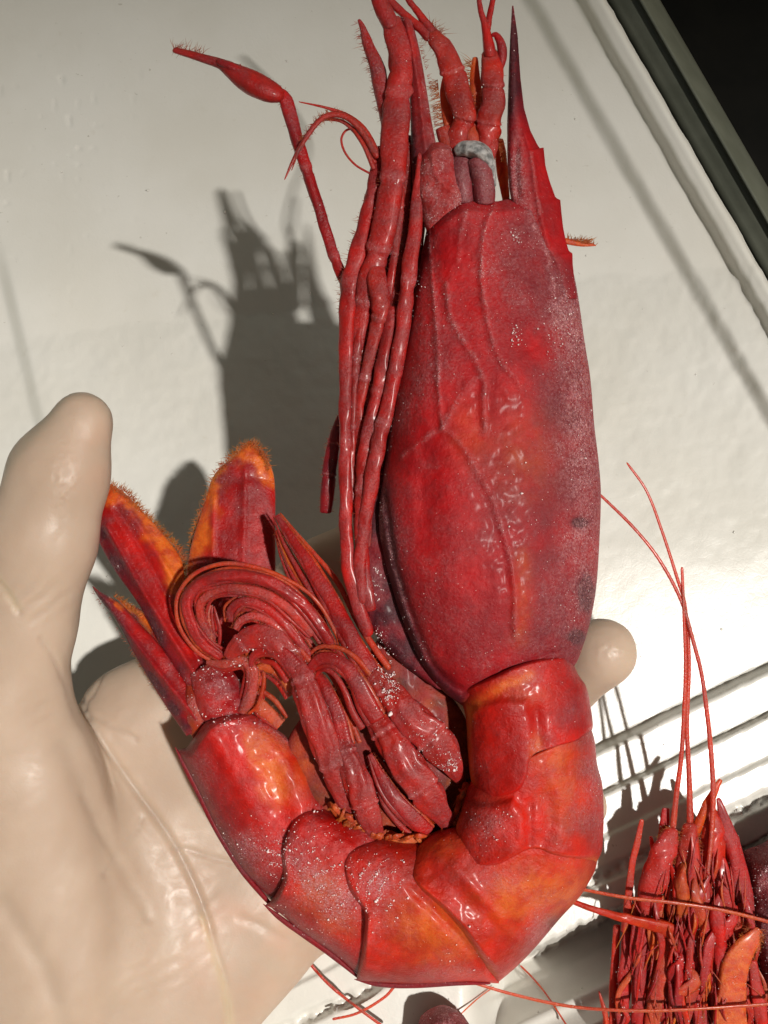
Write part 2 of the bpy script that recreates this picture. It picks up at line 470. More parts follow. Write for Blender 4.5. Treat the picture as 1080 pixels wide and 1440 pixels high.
# ------------------------------------------------------------------ the gloved hand (one continuous surface)
def cam_pt(px, py, d): return np.array([(px - 540) / F * d, (720 - py) / F * d, d])
def capsule(G, chain, fz):
    """chain of (px, py, depth, r px): union of round cones flattened in depth"""
    best = None
    for a, b in zip(chain[:-1], chain[1:]):
        A = cam_pt(*a[:3]); B = cam_pt(*b[:3]); ra = a[3] * a[2] / F; rb = b[3] * b[2] / F
        sc_ = np.array([1, 1, fz]); A = A * sc_; B = B * sc_
        d = B - A
        X = G[0] - A[0]; Y = G[1] - A[1]; Z = G[2] * fz - A[2]
        t = np.clip((X * d[0] + Y * d[1] + Z * d[2]) / (d @ d), 0, 1)
        D = np.sqrt((X - t * d[0]) ** 2 + (Y - t * d[1]) ** 2 + (Z - t * d[2]) ** 2) - (ra + (rb - ra) * t)
        best = D if best is None else smin(best, D, .004)
    return best / (1 + (fz - 1) * .3)
def smin(a, b, k):
    h = np.clip(.5 + .5 * (b - a) / k, 0, 1)
    return b + (a - b) * h - k * h * (1 - h)

def surface_nets(Fv, o, h):
    nx, ny, nz = Fv.shape
    ins = Fv < 0
    cell = np.zeros((nx - 1, ny - 1, nz - 1), np.int8)
    for i in (0, 1):
        for j in (0, 1):
            for k in (0, 1): cell += ins[i:nx - 1 + i, j:ny - 1 + j, k:nz - 1 + k]
    act = (cell > 0) & (cell < 8)
    ci = np.argwhere(act)
    idx = np.full(act.shape, -1, np.int64); idx[act] = np.arange(len(ci))
    acc = np.zeros((len(ci), 3)); cnt = np.zeros(len(ci))
    cs = [(i, j, k) for i in (0, 1) for j in (0, 1) for k in (0, 1)]
    for a in cs:
        for ax in range(3):
            if a[ax]: continue
            b = list(a); b[ax] = 1
            fa = Fv[ci[:, 0] + a[0], ci[:, 1] + a[1], ci[:, 2] + a[2]]
            fb = Fv[ci[:, 0] + b[0], ci[:, 1] + b[1], ci[:, 2] + b[2]]
            m = (fa < 0) != (fb < 0)
            t = np.where(m, fa / np.where(m, fa - fb, 1), 0)
            p = np.array(a, float)[None] + t[:, None] * np.eye(3)[ax]
            acc[m] += p[m]; cnt[m] += 1
    V = (ci + acc / cnt[:, None]) * h + o
    Fs = []
    for ax in range(3):
        b, c = (ax + 1) % 3, (ax + 2) % 3
        sl0 = [slice(None)] * 3; sl1 = [slice(None)] * 3
        sl0[ax] = slice(0, -1); sl1[ax] = slice(1, None)
        d = ins[tuple(sl0)].astype(np.int8) - ins[tuple(sl1)].astype(np.int8)
        q = np.argwhere(d != 0); q = q[(q[:, b] > 0) & (q[:, c] > 0)]
        s = d[q[:, 0], q[:, 1], q[:, 2]]
        def at(db, dc):
            r = q.copy(); r[:, b] -= db; r[:, c] -= dc
            r = np.minimum(r, np.array(act.shape) - 1)
            return idx[r[:, 0], r[:, 1], r[:, 2]]
        f = np.stack([at(1, 1), at(0, 1), at(0, 0), at(1, 0)], 1)
        f[s < 0] = f[s < 0][:, ::-1]
        Fs.append(f)
    Fs = np.concatenate(Fs); Fs = Fs[(Fs >= 0).all(1)]
    return V, Fs

hs = .0013
gx = np.arange(-.150, .105, hs); gy = np.arange(-.215, .052, hs); gz = np.arange(.172, .275, hs)
G = np.meshgrid(gx, gy, gz, indexing='ij')
palm = capsule(G, [(40, 1640, .224, 210), (130, 1330, .232, 165), (230, 1130, .240, 130)], 1.9)
palm = smin(palm, capsule(G, [(60, 1560, .226, 170), (330, 1295, .238, 118)], 1.7), .012)
palm = smin(palm, capsule(G, [(190, 1010, .236, 72), (300, 1050, .242, 90), (380, 1180, .243, 95), (330, 1290, .242, 95)], 1.7), .012)
then = capsule(G, [(70, 1330, .222, 150), (20, 1100, .214, 118), (-2, 985, .209, 98)], 1.35)
palm = smin(palm, then, .010)
thumb = capsule(G, [(-5, 985, .209, 96), (28, 880, .205, 74), (58, 760, .201, 74), (84, 665, .199, 67), (115, 594, .198, 45)], 1.25)
hand = smin(palm, thumb, .0035)
fingers = [
    [(190, 1020, .238, 78), (330, 930, .244, 74), (460, 812, .246, 56), (600, 725, .247, 48), (690, 665, .243, 42)],
    [(330, 1080, .243, 76), (520, 1010, .248, 55), (690, 955, .247, 50), (785, 950, .230, 56), (846, 917, .216, 49)],
    [(380, 1180, .245, 75), (560, 1150, .248, 55), (740, 1135, .243, 48), (816, 1132, .229, 38)],
    [(330, 1290, .243, 75), (480, 1275, .247, 50), (610, 1262, .245, 44), (690, 1255, .235, 38)]]
fg = None
for ch in fingers:
    f_ = capsule(G, ch, 1.2)
    fg = f_ if fg is None else smin(fg, f_, .0015)
hand = smin(hand, fg, .005)
HV, HF = surface_nets(hand, np.array([gx[0], gy[0], gz[0]]), hs)
# relax the lattice, then press the creases and folds of the glove in
nb = np.concatenate([HF[:, [0, 1]], HF[:, [1, 2]], HF[:, [2, 3]], HF[:, [3, 0]]]); nb = np.concatenate([nb, nb[:, ::-1]])
deg = np.bincount(nb[:, 0], minlength=len(HV)).astype(float)
def relax(V, it):
    for _ in range(it):
        A = np.stack([np.bincount(nb[:, 0], V[nb[:, 1], k], len(V)) for k in range(3)], 1) / deg[:, None]
        V = V * .4 + A * .6
    return V
HV = relax(HV, 6)
# one level of refinement
e = np.sort(np.concatenate([HF[:, [0, 1]], HF[:, [1, 2]], HF[:, [2, 3]], HF[:, [3, 0]]]), 1)
ue, ei = np.unique(e[:, 0].astype(np.int64) * len(HV) + e[:, 1], return_inverse=True)
em = (HV[ue // len(HV)] + HV[ue % len(HV)]) / 2
fm = HV[HF].mean(1); nV = len(HV); nE = len(em); nF_ = len(HF)
ei = ei.reshape(4, nF_).T + nV
fi = np.arange(nF_) + nV + nE
HV = np.concatenate([HV, em, fm])
HF = np.concatenate([np.stack([HF[:, k], ei[:, k], fi, ei[:, k - 1]], 1) for k in range(4)])
nb = np.concatenate([HF[:, [0, 1]], HF[:, [1, 2]], HF[:, [2, 3]], HF[:, [3, 0]]]); nb = np.concatenate([nb, nb[:, ::-1]])
deg = np.bincount(nb[:, 0], minlength=len(HV)).astype(float)
HV = relax(HV, 4)
hx = HV[:, 0] / HV[:, 2] * F + 540; hy = 720 - HV[:, 1] / HV[:, 2] * F
nrm = np.zeros_like(HV)
fn = np.cross(HV[HF[:, 2]] - HV[HF[:, 0]], HV[HF[:, 3]] - HV[HF[:, 1]])
for k in range(4):
    for c_ in range(3): nrm[:, c_] += np.bincount(HF[:, k], fn[:, c_], len(HV))
nrm /= np.linalg.norm(nrm, axis=1)[:, None] + 1e-12
if (nrm[:, 2] * (HV[:, 2] - HV[:, 2].mean())).mean() < 0: nrm = -nrm; HF = HF[:, ::-1]
front = sstep(.0, -.3, nrm[:, 2])
crease = [(104, 960), (130, 1020), (190, 1110), (240, 1180), (280, 1260), (300, 1330), (318, 1390), (325, 1460)]
dsp = -.0010 * np.exp(-(pline_dist(hx, hy, catmull(crease, 30)) / 5) ** 2)
dsp += .0005 * np.exp(-(pline_dist(hx + 22, hy - 8, catmull(crease, 30)) / 24) ** 2)
low_c = [(285, 1290), (306, 1350), (322, 1410), (326, 1470)]
dsp += .0007 * np.exp(-(pline_dist(hx, hy, catmull(low_c, 20)) / 4.5) ** 2)
dsp -= .0005 * np.exp(-(pline_dist(hx, hy, [(-20, 800), (10, 835), (26, 860)]) / 5) ** 2)
dsp -= .0010 * np.exp(-(pline_dist(hx, hy, [(100, 1050), (150, 1180), (170, 1300), (160, 1420)]) / 22) ** 2)
dsp -= .0008 * np.exp(-(pline_dist(hx, hy, [(0, 1270), (60, 1360), (90, 1450)]) / 16) ** 2)
dsp += .0007 * fbm(hx + hy * .6, hy * .5, 120, 5) + .00008 * fbm(hx + hy * .4, hy * .4, 22, 6)
wr = np.sin((hx * .55 + hy * .83) * .30 + 4 * fbm(hx, hy, 50, 14)) * np.clip(fbm(hx, hy, 60, 15) + .15, 0, 1)
dsp += .00035 * wr * (np.exp(-(np.hypot((hx - 110) / 60, (hy - 985) / 50)) ** 2) + .8 * np.exp(-(np.hypot((hx - 40) / 60, (hy - 860) / 60)) ** 2) + .6 * np.exp(-(np.hypot((hx - 230) / 90, (hy - 1300) / 120)) ** 2))
for a_, b_, w_ in (((150, 940), (112, 1010), 3), ((128, 1005), (190, 1040), 4), ((60, 900), (100, 975), 5), ((200, 1150), (150, 1230), 5), ((120, 1120), (210, 1290), 8), ((245, 1190), (330, 1215), 4), ((340, 1290), (420, 1330), 6)):
    dsp -= .00035 * np.exp(-(pline_dist(hx + 6 * fbm(hx, hy, 30, 3), hy, [a_, b_]) / w_) ** 2)
dsp += .00022 * vn(hx, hy, 4.5, 8) * (np.exp(-(np.hypot((hx - 88) / 16, (hy - 680) / 50)) ** 2) + np.exp(-(np.hypot((hx - 862) / 22, (hy - 915) / 14)) ** 2)) * 2
HV = HV + nrm * (dsp * front)[:, None]
hp = np.zeros((len(HV), 3))
hp[:, 1] = (.55 * np.exp(-(pline_dist(hx, hy, catmull([(285, 1290), (300, 1340), (318, 1400), (326, 1470)], 20)) / 7) ** 2)
            + .4 * np.exp(-(pline_dist(hx, hy, [(-20, 795), (8, 828), (24, 856)]) / 6) ** 2)) * front
hp[:, 0] = np.exp(-(pline_dist(hx, hy, [(-10, 680), (20, 640), (60, 590), (100, 546)]) / 9) ** 2) + .3 * np.exp(-(pline_dist(hx, hy, [(100, 546), (150, 560), (161, 600)]) / 7) ** 2)
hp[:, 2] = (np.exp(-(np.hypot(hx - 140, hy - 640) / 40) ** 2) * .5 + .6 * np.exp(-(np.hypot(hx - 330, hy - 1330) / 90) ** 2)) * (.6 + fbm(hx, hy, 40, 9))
hand_o = mesh_obj('gloved_hand', to_world(HV * np.array([1, 1, -1])), HF[:, ::-1] if False else HF, M_GLOVE, None, hp)
tag(hand_o, 'hand in a pale translucent latex glove holding the big red shrimp', 'hand')

# ------------------------------------------------------------------ the big red shrimp in the hand
BIG = thing('red_shrimp', 'large red shrimp held in the gloved hand, curled tail, long pointed rostrum', 'shrimp', W(np.array([[640, 800, 0]]))[0], 'red shrimps')
fronts = []                                  # face vertices that frost may settle on

def part(name, P, mat=None, parent=None, frost=1.0):
    V, Fc, pg, (fv, fp) = P
    o = mesh_obj(name, W(V), Fc, mat or M_SHELL, parent if parent is not None else BIG, pg)
    if frost: fronts.append((fv, fp[:, 2] * frost))
    return o

def limb(name, pts, parent=None, mat=None, frost=.25, **k):
    V, Fc, pg = tube(pts, **k)
    o = mesh_obj(name, W(V), Fc, mat or M_LIMB, parent if parent is not None else BIG, pg)
    if frost: fronts.append((V[V[:, 2] > np.median(V[:, 2])], np.full((V[:, 2] > np.median(V[:, 2])).sum(), frost * .5)))
    return o

def g2(X, Y, cx, cy, sx, sy): return np.exp(-((X - cx) / sx) ** 2 - ((Y - cy) / sy) ** 2)

# --- carapace
car_L = [(600, 322), (594, 352), (585, 400), (577, 440), (566, 505), (553, 572), (543, 640), (534, 700), (533, 745), (541, 790), (562, 862), (592, 932), (622, 971), (651, 993)]
car_R = [(762, 284), (776, 312), (790, 345), (803, 372), (809, 395), (815, 430), (822, 480), (830, 530), (836, 600), (842, 650), (845, 692), (843, 760), (838, 830), (828, 882), (814, 925), (808, 936)]
car_F = [(600, 322), (626, 297), (651, 280), (672, 281), (698, 283), (714, 280), (738, 280), (762, 284)]
car_B = [(651, 993), (670, 986), (690, 975), (725, 958), (748, 950), (778, 938), (808, 936)]
RIDGES = [
    ([(602, 325), (606, 374), (612, 440), (616, 500), (618, 560), (623, 602)], 3.0, 3.2),
    ([(697, 288), (684, 315), (678, 355), (678, 400), (684, 440), (692, 475), (706, 510), (730, 538)], 3.5, 3.8),
    ([(628, 400), (634, 445), (653, 482), (672, 512), (682, 535), (680, 560), (683, 605)], 4, 3.6),
    ([(565, 642), (590, 622), (623, 603), (648, 624), (670, 660), (692, 700), (706, 745), (719, 790), (724, 833), (725, 895)], 4, 3.4),
    ([(623, 603), (636, 575), (655, 545), (676, 528)], 5, 2.5),
    ([(747, 300), (752, 320), (766, 345), (775, 380), (780, 430)], 5, 2.6),
    ([(655, 300), (648, 330), (645, 365)], 4, 1.8),
]
RIM = [(541, 700), (549, 760), (560, 810), (580, 870), (606, 930), (632, 960), (656, 972), (690, 956), (730, 938), (775, 918)]
def car_h(U, V, X, Y):
    w = 2 * U - 1
    H = 84 * np.clip(1 - np.abs(w + .05 * (1 - w * w)) ** 2.5, 0, 1) ** .52
    H = H * (.62 + .38 * sstep(0, .4, V)) * np.clip(1 - np.clip((V - .80) / .2, 0, 1) ** 2.2 * .42, 0, 1) * np.clip((V + .004) / .03, 0, 1) ** .5
    for p, wd, h in RIDGES:
        H = H + ridge(X, Y, p, wd * 1.1, h * .62)
        H = H - ridge(X + 9, Y - 2, p, 8, h * .5)
    H = H - ridge(X, Y, RIM, 5, 5.0) + ridge(X + 4, Y - 9, RIM, 6, 3.0)
    H = H - 5 * g2(X, Y, 655, 400, 16, 70) - 6 * g2(X, Y, 600, 690, 18, 70) + 5 * g2(X, Y, 640, 760, 50, 90)
    H = H - 7 * (g2(X, Y, 814, 735, 13, 9) + g2(X, Y, 824, 832, 9, 18) + .6 * g2(X, Y, 812, 897, 9, 8)) * (V > .02)
    H = H + (2.4 * fbm(X, Y, 60, 3) + .9 * fbm(X, Y, 16, 4) + .8 * fbm(X, Y, 6, 5)) * sstep(0, .05, U) * sstep(1, .95, U)
    return H
def car_pig(U, V, X, Y):
    n = fbm(X, Y, 70, 12, 4)
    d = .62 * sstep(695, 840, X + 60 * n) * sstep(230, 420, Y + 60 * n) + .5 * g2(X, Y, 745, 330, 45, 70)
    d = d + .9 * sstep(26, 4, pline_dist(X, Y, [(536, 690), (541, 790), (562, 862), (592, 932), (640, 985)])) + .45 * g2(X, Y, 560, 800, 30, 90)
    d = d + .30 * g2(X, Y, 700, 800, 60, 140) + .2 * g2(X, Y, 780, 600, 40, 200) + .25 * n
    d = d - .5 * g2(X, Y, 640, 360, 32, 90) - .35 * g2(X, Y, 640, 700, 50, 100)
    for cx, cy, a, b in ((814, 735, 13, 9), (824, 832, 9, 20), (812, 897, 9, 8)): d = d + .9 * g2(X, Y, cx, cy, a, b)
    o = .22 * g2(X, Y, 735, 640, 40, 60) + .2 * g2(X, Y, 660, 610, 25, 40) + .25 * ridge(X, Y, [(735, 780), (735, 860), (730, 900)], 12, 1)
    o = o + .9 * ridge(X, Y, [(660, 992), (695, 973), (745, 951)], 7, 1)
    f = .10 + .55 * sstep(735, 830, X + 50 * fbm(X, Y, 45, 15, 4)) * sstep(330, 470, Y) * sstep(960, 760, Y) + .35 * n
    f = f + .38 * g2(X, Y, 700, 350, 60, 70) + .55 * g2(X, Y, 790, 470, 26, 60) + .3 * g2(X, Y, 815, 640, 20, 160)
    for p, wd, h in RIDGES: f = f + ridge(X, Y, p, wd * .9, .55) * (.5 + 1.2 * np.clip(fbm(X, Y, 14, 16) + .3, 0, 1))
    f = f + .9 * sstep(9, 1, pline_dist(X, Y, [(577, 436), (553, 572), (534, 700), (533, 760)])) + .6 * ridge(X, Y, [(541, 700), (549, 775), (560, 815), (580, 878)], 3, 1) * (fbm(X, Y, 12, 8) + .6)
    f = f + .45 * np.clip(fbm(X, Y, 38, 71, 4) - .12, 0, 1) - .2 * g2(X, Y, 640, 370, 30, 80)
    return np.stack([d, o, f], 1)
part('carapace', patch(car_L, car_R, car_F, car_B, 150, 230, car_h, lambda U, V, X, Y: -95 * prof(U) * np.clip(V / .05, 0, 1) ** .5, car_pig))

# --- rostrum: long spike with a toothed crest
ro_L = [(720, 8), (717.5, 50), (715.5, 95), (713, 178), (713.5, 230), (716, 265), (722, 300), (734, 340), (760, 380), (790, 420)]
ro_R = [(722, 8), (728, 50), (732, 110), (737, 152), (746, 184), (755, 202), (760, 210), (764.5, 206.5), (767, 233), (773, 255), (781, 277), (784, 279.5), (788, 281), (789.5, 298), (792, 320), (796, 340), (800, 353), (805, 356), (805.5, 372), (808, 395), (812, 420)]
def ro_h(U, V, X, Y):
    k = sstep(0, .35, V)
    return 16 + 20 * k * np.clip(1 - np.abs(2 * U ** .75 - 1) ** 2, 0, 1) ** .6 + ridge(X, Y, [(738, 185), (747, 215), (753, 260), (760, 300), (772, 345)], 4, 4) - ridge(X, Y, [(727, 200), (726, 240), (728, 275)], 5, 4) * sstep(180, 210, Y) + .9 * fbm(X, Y, 9, 4)
def ro_pig(U, V, X, Y):
    d = .95 * sstep(215, 100, Y + 30 * vn(X, Y, 30, 4)) * sstep(-60, 40, Y) + .35 * sstep(.6, .2, U) - .2 * sstep(200, 300, Y)
    o = 0 * X
    d = d + .7 * sstep(330, 390, Y); f = .12 + .3 * sstep(330, 390, Y) + .9 * g2(X, Y, 727, 235, 8, 42) + .5 * sstep(.6, .3, U) * sstep(200, 260, Y) + ridge(X, Y, [(747, 215), (753, 260), (760, 300)], 3, .5)
    f = f - .3 * sstep(.5, .8, U)
    return np.stack([d, o, f], 1)
part('rostrum', patch(ro_L, ro_R, [ro_L[0], ro_R[0]], [ro_L[-1], ro_R[-1]], 40, 200, ro_h, lambda U, V, X, Y: 12 - 12 * sstep(0, .35, V) * prof(U), ro_pig, smoothc=False))

# --- abdomen, six overlapping rings; each is built over the next
def seg(L, R, Fr, Bk, h0, H, pigf, bumps=(), lobes=(), nu=90, nv=70, p=2.4, mat=None, back=90, tilt=0, seed=0):
    def hf(U, V, X, Y):
        h = h0 + H * prof(U, p) * np.clip(V / .10 + .15, 0, 1) ** .6 * np.clip((1 - V) / .06, 0, 1) ** .4 + tilt * V
        for pts, a, soft in lobes: h = h + a * sstep(-soft, soft, poly_sd(X, Y, pts))
        for pts, w, a in bumps: h = h + ridge(X, Y, pts, w, a)
        return h + (1.6 * fbm(X, Y, 50, 30 + seed) + 1.5 * fbm(X, Y, 15, 31 + seed) + .9 * fbm(X, Y, 6, 32 + seed)) * sstep(0, .06, U) * sstep(1, .94, U) * sstep(0, .05, V) * sstep(1, .95, V)
    return patch(L, R, Fr, Bk, nu, nv, hf, lambda U, V, X, Y: h0 - back * prof(U, p), pigf)

# u = 0 ventral, u = 1 dorsal edge; v = 0 head end, v = 1 tail end
lobe1 = [(656, 1000), (700, 985), (742, 985), (752, 1040), (748, 1066), (742, 1096), (733, 1118), (706, 1129), (678, 1126), (663, 1108), (657, 1060)]
lobe2 = [(650, 1130), (690, 1133), (722, 1124), (740, 1150), (738, 1185), (725, 1206), (700, 1220), (664, 1221), (645, 1206), (639, 1178), (643, 1150)]
def p6(X, Y, s): return fbm(X, Y, 40, s, 4)
def pig_s1(U, V, X, Y):
    n = p6(X, Y, 41)
    d = .55 * sstep(750, 830, X + 30 * n) + .35 * n - .1
    o = .85 * ridge(X, Y, [(660, 995), (657, 1060), (664, 1110)], 6, 1) + .8 * ridge(X, Y, [(668, 990), (700, 968), (745, 950)], 8, 1) + .95 * g2(X, Y, 754, 1053, 8, 17) + .2 * g2(X, Y, 740, 975, 30, 15)
    f = 0.06 + .3 * n + .5 * g2(X, Y, 745, 955, 20, 12) + .35 * g2(X, Y, 770, 1052, 22, 6) + .6 * g2(X, Y, 752, 1048, 6, 12)
    return np.stack([d, o, f], 1)
def pig_s2(U, V, X, Y):
    n = p6(X, Y, 42)
    d = .55 * sstep(770, 845, X + 40 * n) + .25 * n - .12 + .2 * g2(X, Y, 680, 1150, 30, 20)
    o = .04 + .35 * g2(X, Y, 790, 1110, 26, 50) + .4 * g2(X, Y, 775, 1060, 30, 20) + .6 * ridge(X, Y, [(646, 1135), (640, 1180), (650, 1212)], 5, 1) + .55 * ridge(X, Y, [(752, 1199), (803, 1212), (838, 1212)], 6, 1)
    f = 0.08 + .4 * n + .5 * sstep(790, 840, X) * sstep(1030, 1110, Y) * sstep(1200, 1130, Y) + .4 * g2(X, Y, 705, 1160, 30, 20)
    return np.stack([d, o, f], 1)
def pig_s3(U, V, X, Y):
    n = p6(X, Y, 43)
    d = .6 * sstep(.78, .98, U) + .25 * n - .15 + .5 * g2(X, Y, 790, 1300, 30, 25)
    o = .08 + .6 * g2(X, Y, 770, 1250, 60, 35) + .5 * g2(X, Y, 715, 1265, 30, 30) + .9 * ridge(X, Y, [(567, 1222), (584, 1250), (619, 1281), (647, 1312), (675, 1351), (692, 1372)], 6, 1) + .3 * g2(X, Y, 620, 1190, 30, 15)
    f = 0.06 + .4 * n + .45 * g2(X, Y, 690, 1235, 25, 20) + .4 * g2(X, Y, 760, 1300, 20, 40)
    return np.stack([d, o, f], 1)
def pig_s4(U, V, X, Y):
    n = p6(X, Y, 44)
    d = .6 * sstep(1325, 1380, Y + 20 * n) * sstep(690, 560, X) + .3 * n - .08 + .3 * g2(X, Y, 500, 1190, 30, 25)
    o = .05 + .55 * g2(X, Y, 625, 1320, 55, 36) + .4 * g2(X, Y, 590, 1290, 40, 30) + .6 * ridge(X, Y, [(490, 1180), (531, 1170), (565, 1178)], 6, 1)
    f = 0.08 + .4 * n + .85 * g2(X, Y, 532, 1238, 24, 26) + .35 * g2(X, Y, 640, 1370, 60, 10) + .3 * g2(X, Y, 520, 1290, 20, 30)
    return np.stack([d, o, f], 1)
def pig_s5(U, V, X, Y):
    n = p6(X, Y, 45)
    d = .6 * sstep(34, 8, pline_dist(X, Y, [(373, 1273), (420, 1307), (469, 1342), (505, 1375)]) + 20 * n) + .3 * n - .05
    o = .5 * g2(X, Y, 450, 1255, 30, 30) + .35 * g2(X, Y, 480, 1300, 30, 20)
    f = 0.18 + .5 * n + .7 * ridge(X, Y, [(400, 1200), (440, 1240), (480, 1270)], 30, 1)
    return np.stack([d, o, f], 1)
def pig_s6(U, V, X, Y):
    n = p6(X, Y, 46)
    d = .65 * sstep(55, 8, pline_dist(X, Y, [(248, 1054), (278, 1111), (304, 1164), (340, 1222), (380, 1262)]) + 30 * n) + .25 * n
    o = .85 * sstep(-12, 14, poly_sd(X, Y, [(345, 1030), (380, 1035), (412, 1080), (405, 1130), (385, 1145), (362, 1110), (350, 1070)]) + 20 * n) + .3 * g2(X, Y, 420, 1090, 20, 40)
    f = 0.10 + .5 * n + .5 * ridge(X, Y, [(365, 1020), (410, 1044), (435, 1090)], 5, 1) + .6 * g2(X, Y, 400, 1190, 24, 30) + .5 * g2(X, Y, 310, 1015, 40, 14) + .4 * g2(X, Y, 350, 1190, 26, 20)
    return np.stack([d, o, f], 1)
seg_parts = [
    # 6: long last ring towards the tail fan
    (dict(L=[(470, 1130), (446, 1110), (436, 1080), (412, 1044), (376, 1016), (349, 999)], R=[(392, 1278), (340, 1222), (304, 1164), (278, 1111), (258, 1072), (249, 1054)],
          Fr=[(470, 1130), (455, 1190), (425, 1240), (392, 1278)], Bk=[(349, 999), (325, 1003), (291, 1013), (270, 1040), (262, 1051), (249, 1054)], h0=-62, H=58, pigf=pig_s6,
          bumps=[([(352, 1040), (380, 1080), (400, 1140)], 16, -6), ([(376, 1020), (412, 1048), (434, 1090)], 4, 4), ([(300, 1040), (350, 1130), (400, 1210)], 14, 3)], back=60, seed=6)),
    (dict(L=[(560, 1175), (525, 1150), (487, 1147), (451, 1133), (425, 1134), (411, 1147)], R=[(520, 1384), (504, 1372), (469, 1342), (420, 1307), (388, 1280), (373, 1273)],
          Fr=[(560, 1175), (545, 1250), (530, 1320), (520, 1384)], Bk=[(411, 1147), (398, 1180), (393, 1205), (396, 1235), (384, 1262), (373, 1273)], h0=-46, H=62, pigf=pig_s5,
          lobes=[([(425, 1140), (480, 1150), (500, 1200), (480, 1260), (430, 1240), (405, 1190)], 5, 8)], back=70, seed=5)),
    (dict(L=[(625, 1182), (595, 1180), (562, 1178), (531, 1173), (500, 1178), (482, 1192)], R=[(702, 1383), (655, 1381), (615, 1383), (575, 1384), (530, 1382), (501, 1379)],
          Fr=[(625, 1182), (655, 1260), (690, 1330), (702, 1383)], Bk=[(482, 1192), (477, 1215), (486, 1250), (508, 1285), (507, 1324), (501, 1379)], h0=-32, H=66, pigf=pig_s4,
          lobes=[([(484, 1195), (531, 1178), (560, 1195), (560, 1240), (530, 1270), (500, 1265), (482, 1230)], 6, 8)],
          bumps=[([(520, 1290), (512, 1330), (506, 1370)], 5, 4), ([(580, 1250), (640, 1310), (690, 1370)], 7, -5)], back=80, seed=4)),
    (dict(L=[(690, 1150), (660, 1160), (629, 1163), (600, 1176), (575, 1200), (566, 1220)], R=[(842, 1190), (838, 1220), (827, 1243), (813, 1264), (789, 1290), (754, 1331), (727, 1359), (701, 1381)],
          Fr=[(690, 1150), (740, 1165), (790, 1180), (842, 1190)], Bk=[(566, 1220), (584, 1250), (619, 1281), (647, 1312), (675, 1351), (701, 1381)], h0=-22, H=76, pigf=pig_s3,
          bumps=[([(610, 1230), (660, 1270), (720, 1310)], 14, -5), ([(640, 1220), (700, 1290), (735, 1330)], 9, 5), ([(580, 1235), (640, 1295), (692, 1365)], 6, 4)], back=90, seed=3)),
    (dict(L=[(668, 1085), (655, 1115), (648, 1140), (640, 1165), (640, 1190), (652, 1214)], R=[(826, 1010), (836, 1040), (840, 1075), (847, 1102), (849, 1146), (848, 1180), (846, 1198), (838, 1214)],
          Fr=[(668, 1085), (710, 1070), (770, 1040), (826, 1010)], Bk=[(652, 1214), (676, 1223), (702, 1220), (724, 1208), (751, 1199), (776, 1208), (803, 1213), (838, 1214)], h0=-12, H=80, pigf=pig_s2,
          lobes=[(lobe2, 9, 7)], bumps=[([(765, 1120), (772, 1155), (762, 1185)], 14, -7), ([(745, 1130), (745, 1190)], 7, -5)], back=95, seed=2)),
    (dict(L=[(640, 960), (650, 990), (655, 1010), (658, 1060), (663, 1100), (676, 1124)], R=[(800, 915), (812, 946), (824, 965), (830, 990), (834, 1018), (833, 1026)],
          Fr=[(640, 960), (690, 940), (750, 920), (800, 915)], Bk=[(676, 1124), (690, 1129), (708, 1128), (733, 1118), (743, 1095), (748, 1070), (775, 1058), (810, 1047), (833, 1026)], h0=-4, H=78, pigf=pig_s1,
          lobes=[(lobe1, 8, 7)], bumps=[([(754, 1000), (756, 1050)], 9, -5)], back=95, seed=1)),
]
for kw in seg_parts:
    kw.setdefault('mat', None); kw.pop('mat')
    part('abdomen_segment', seg(**kw), M_WET)

for kp in ([(392, 1284, -40, 1.5), (372, 1262, -48, 3.5), (340, 1224, -56, 4), (304, 1166, -58, 4), (278, 1113, -58, 4), (258, 1074, -57, 3.5), (246, 1050, -56, .6)],
           [(508, 1378, -36, 1.5), (469, 1345, -40, 4), (420, 1310, -42, 4), (390, 1288, -42, 3.5), (370, 1271, -40, .6)],
           [(690, 1383, -24, 1.5), (640, 1383, -26, 3.5), (575, 1386, -28, 4), (530, 1384, -28, 3.5), (498, 1377, -28, .6)]):
    limb('keel', kp, mat=M_SHELL, n=60, m=12, rough=.05, pig=(.6, 0, .1), frost=0, seed=int(kp[0][0]))
# --- tail fan
def blade(name, L, R, Fr, Bk, h0, h1, thick, pigf, ribs=(), nu=50, nv=80, seed=0, smoothc=True, camber=1.0, endr=.04):
    def hf(U, V, X, Y):
        h = h0 + (h1 - h0) * V + thick * camber * prof(U, 2.2, .6) * np.clip(V / endr + .3 * (endr < .1), 0, 1) ** .6 * np.clip((1 - V) / (endr + .01), 0, 1) ** .5
        for pts, w, a in ribs: h = h + ridge(X, Y, pts, w, a)
        return h + (1.6 * fbm(X, Y, 22, 60 + seed) + 1.2 * fbm(X, Y, 8, 61 + seed)) * sstep(0, .08, U) * sstep(1, .92, U)
    return part(name, patch(L, R, Fr, Bk, nu, nv, hf, lambda U, V, X, Y: h0 + (h1 - h0) * V - thick * prof(U), pigf, smoothc), M_LIMB)

def fan_pig(edge, wid, dline=None, seed=0):
    def f(U, V, X, Y):
        n = fbm(X, Y, 24, 90 + seed, 3)
        o = 1.1 * sstep(wid, wid * .25, pline_dist(X, Y, edge) + 22 * n + 8 * fbm(X, Y, 9, 95 + seed))
        d = .05 + .5 * n
        if dline: d = d + .8 * ridge(X, Y, dline, 14, 1)
        return np.stack([d, o, .07 + .45 * np.clip(n, -.2, 1)], 1)
    return f

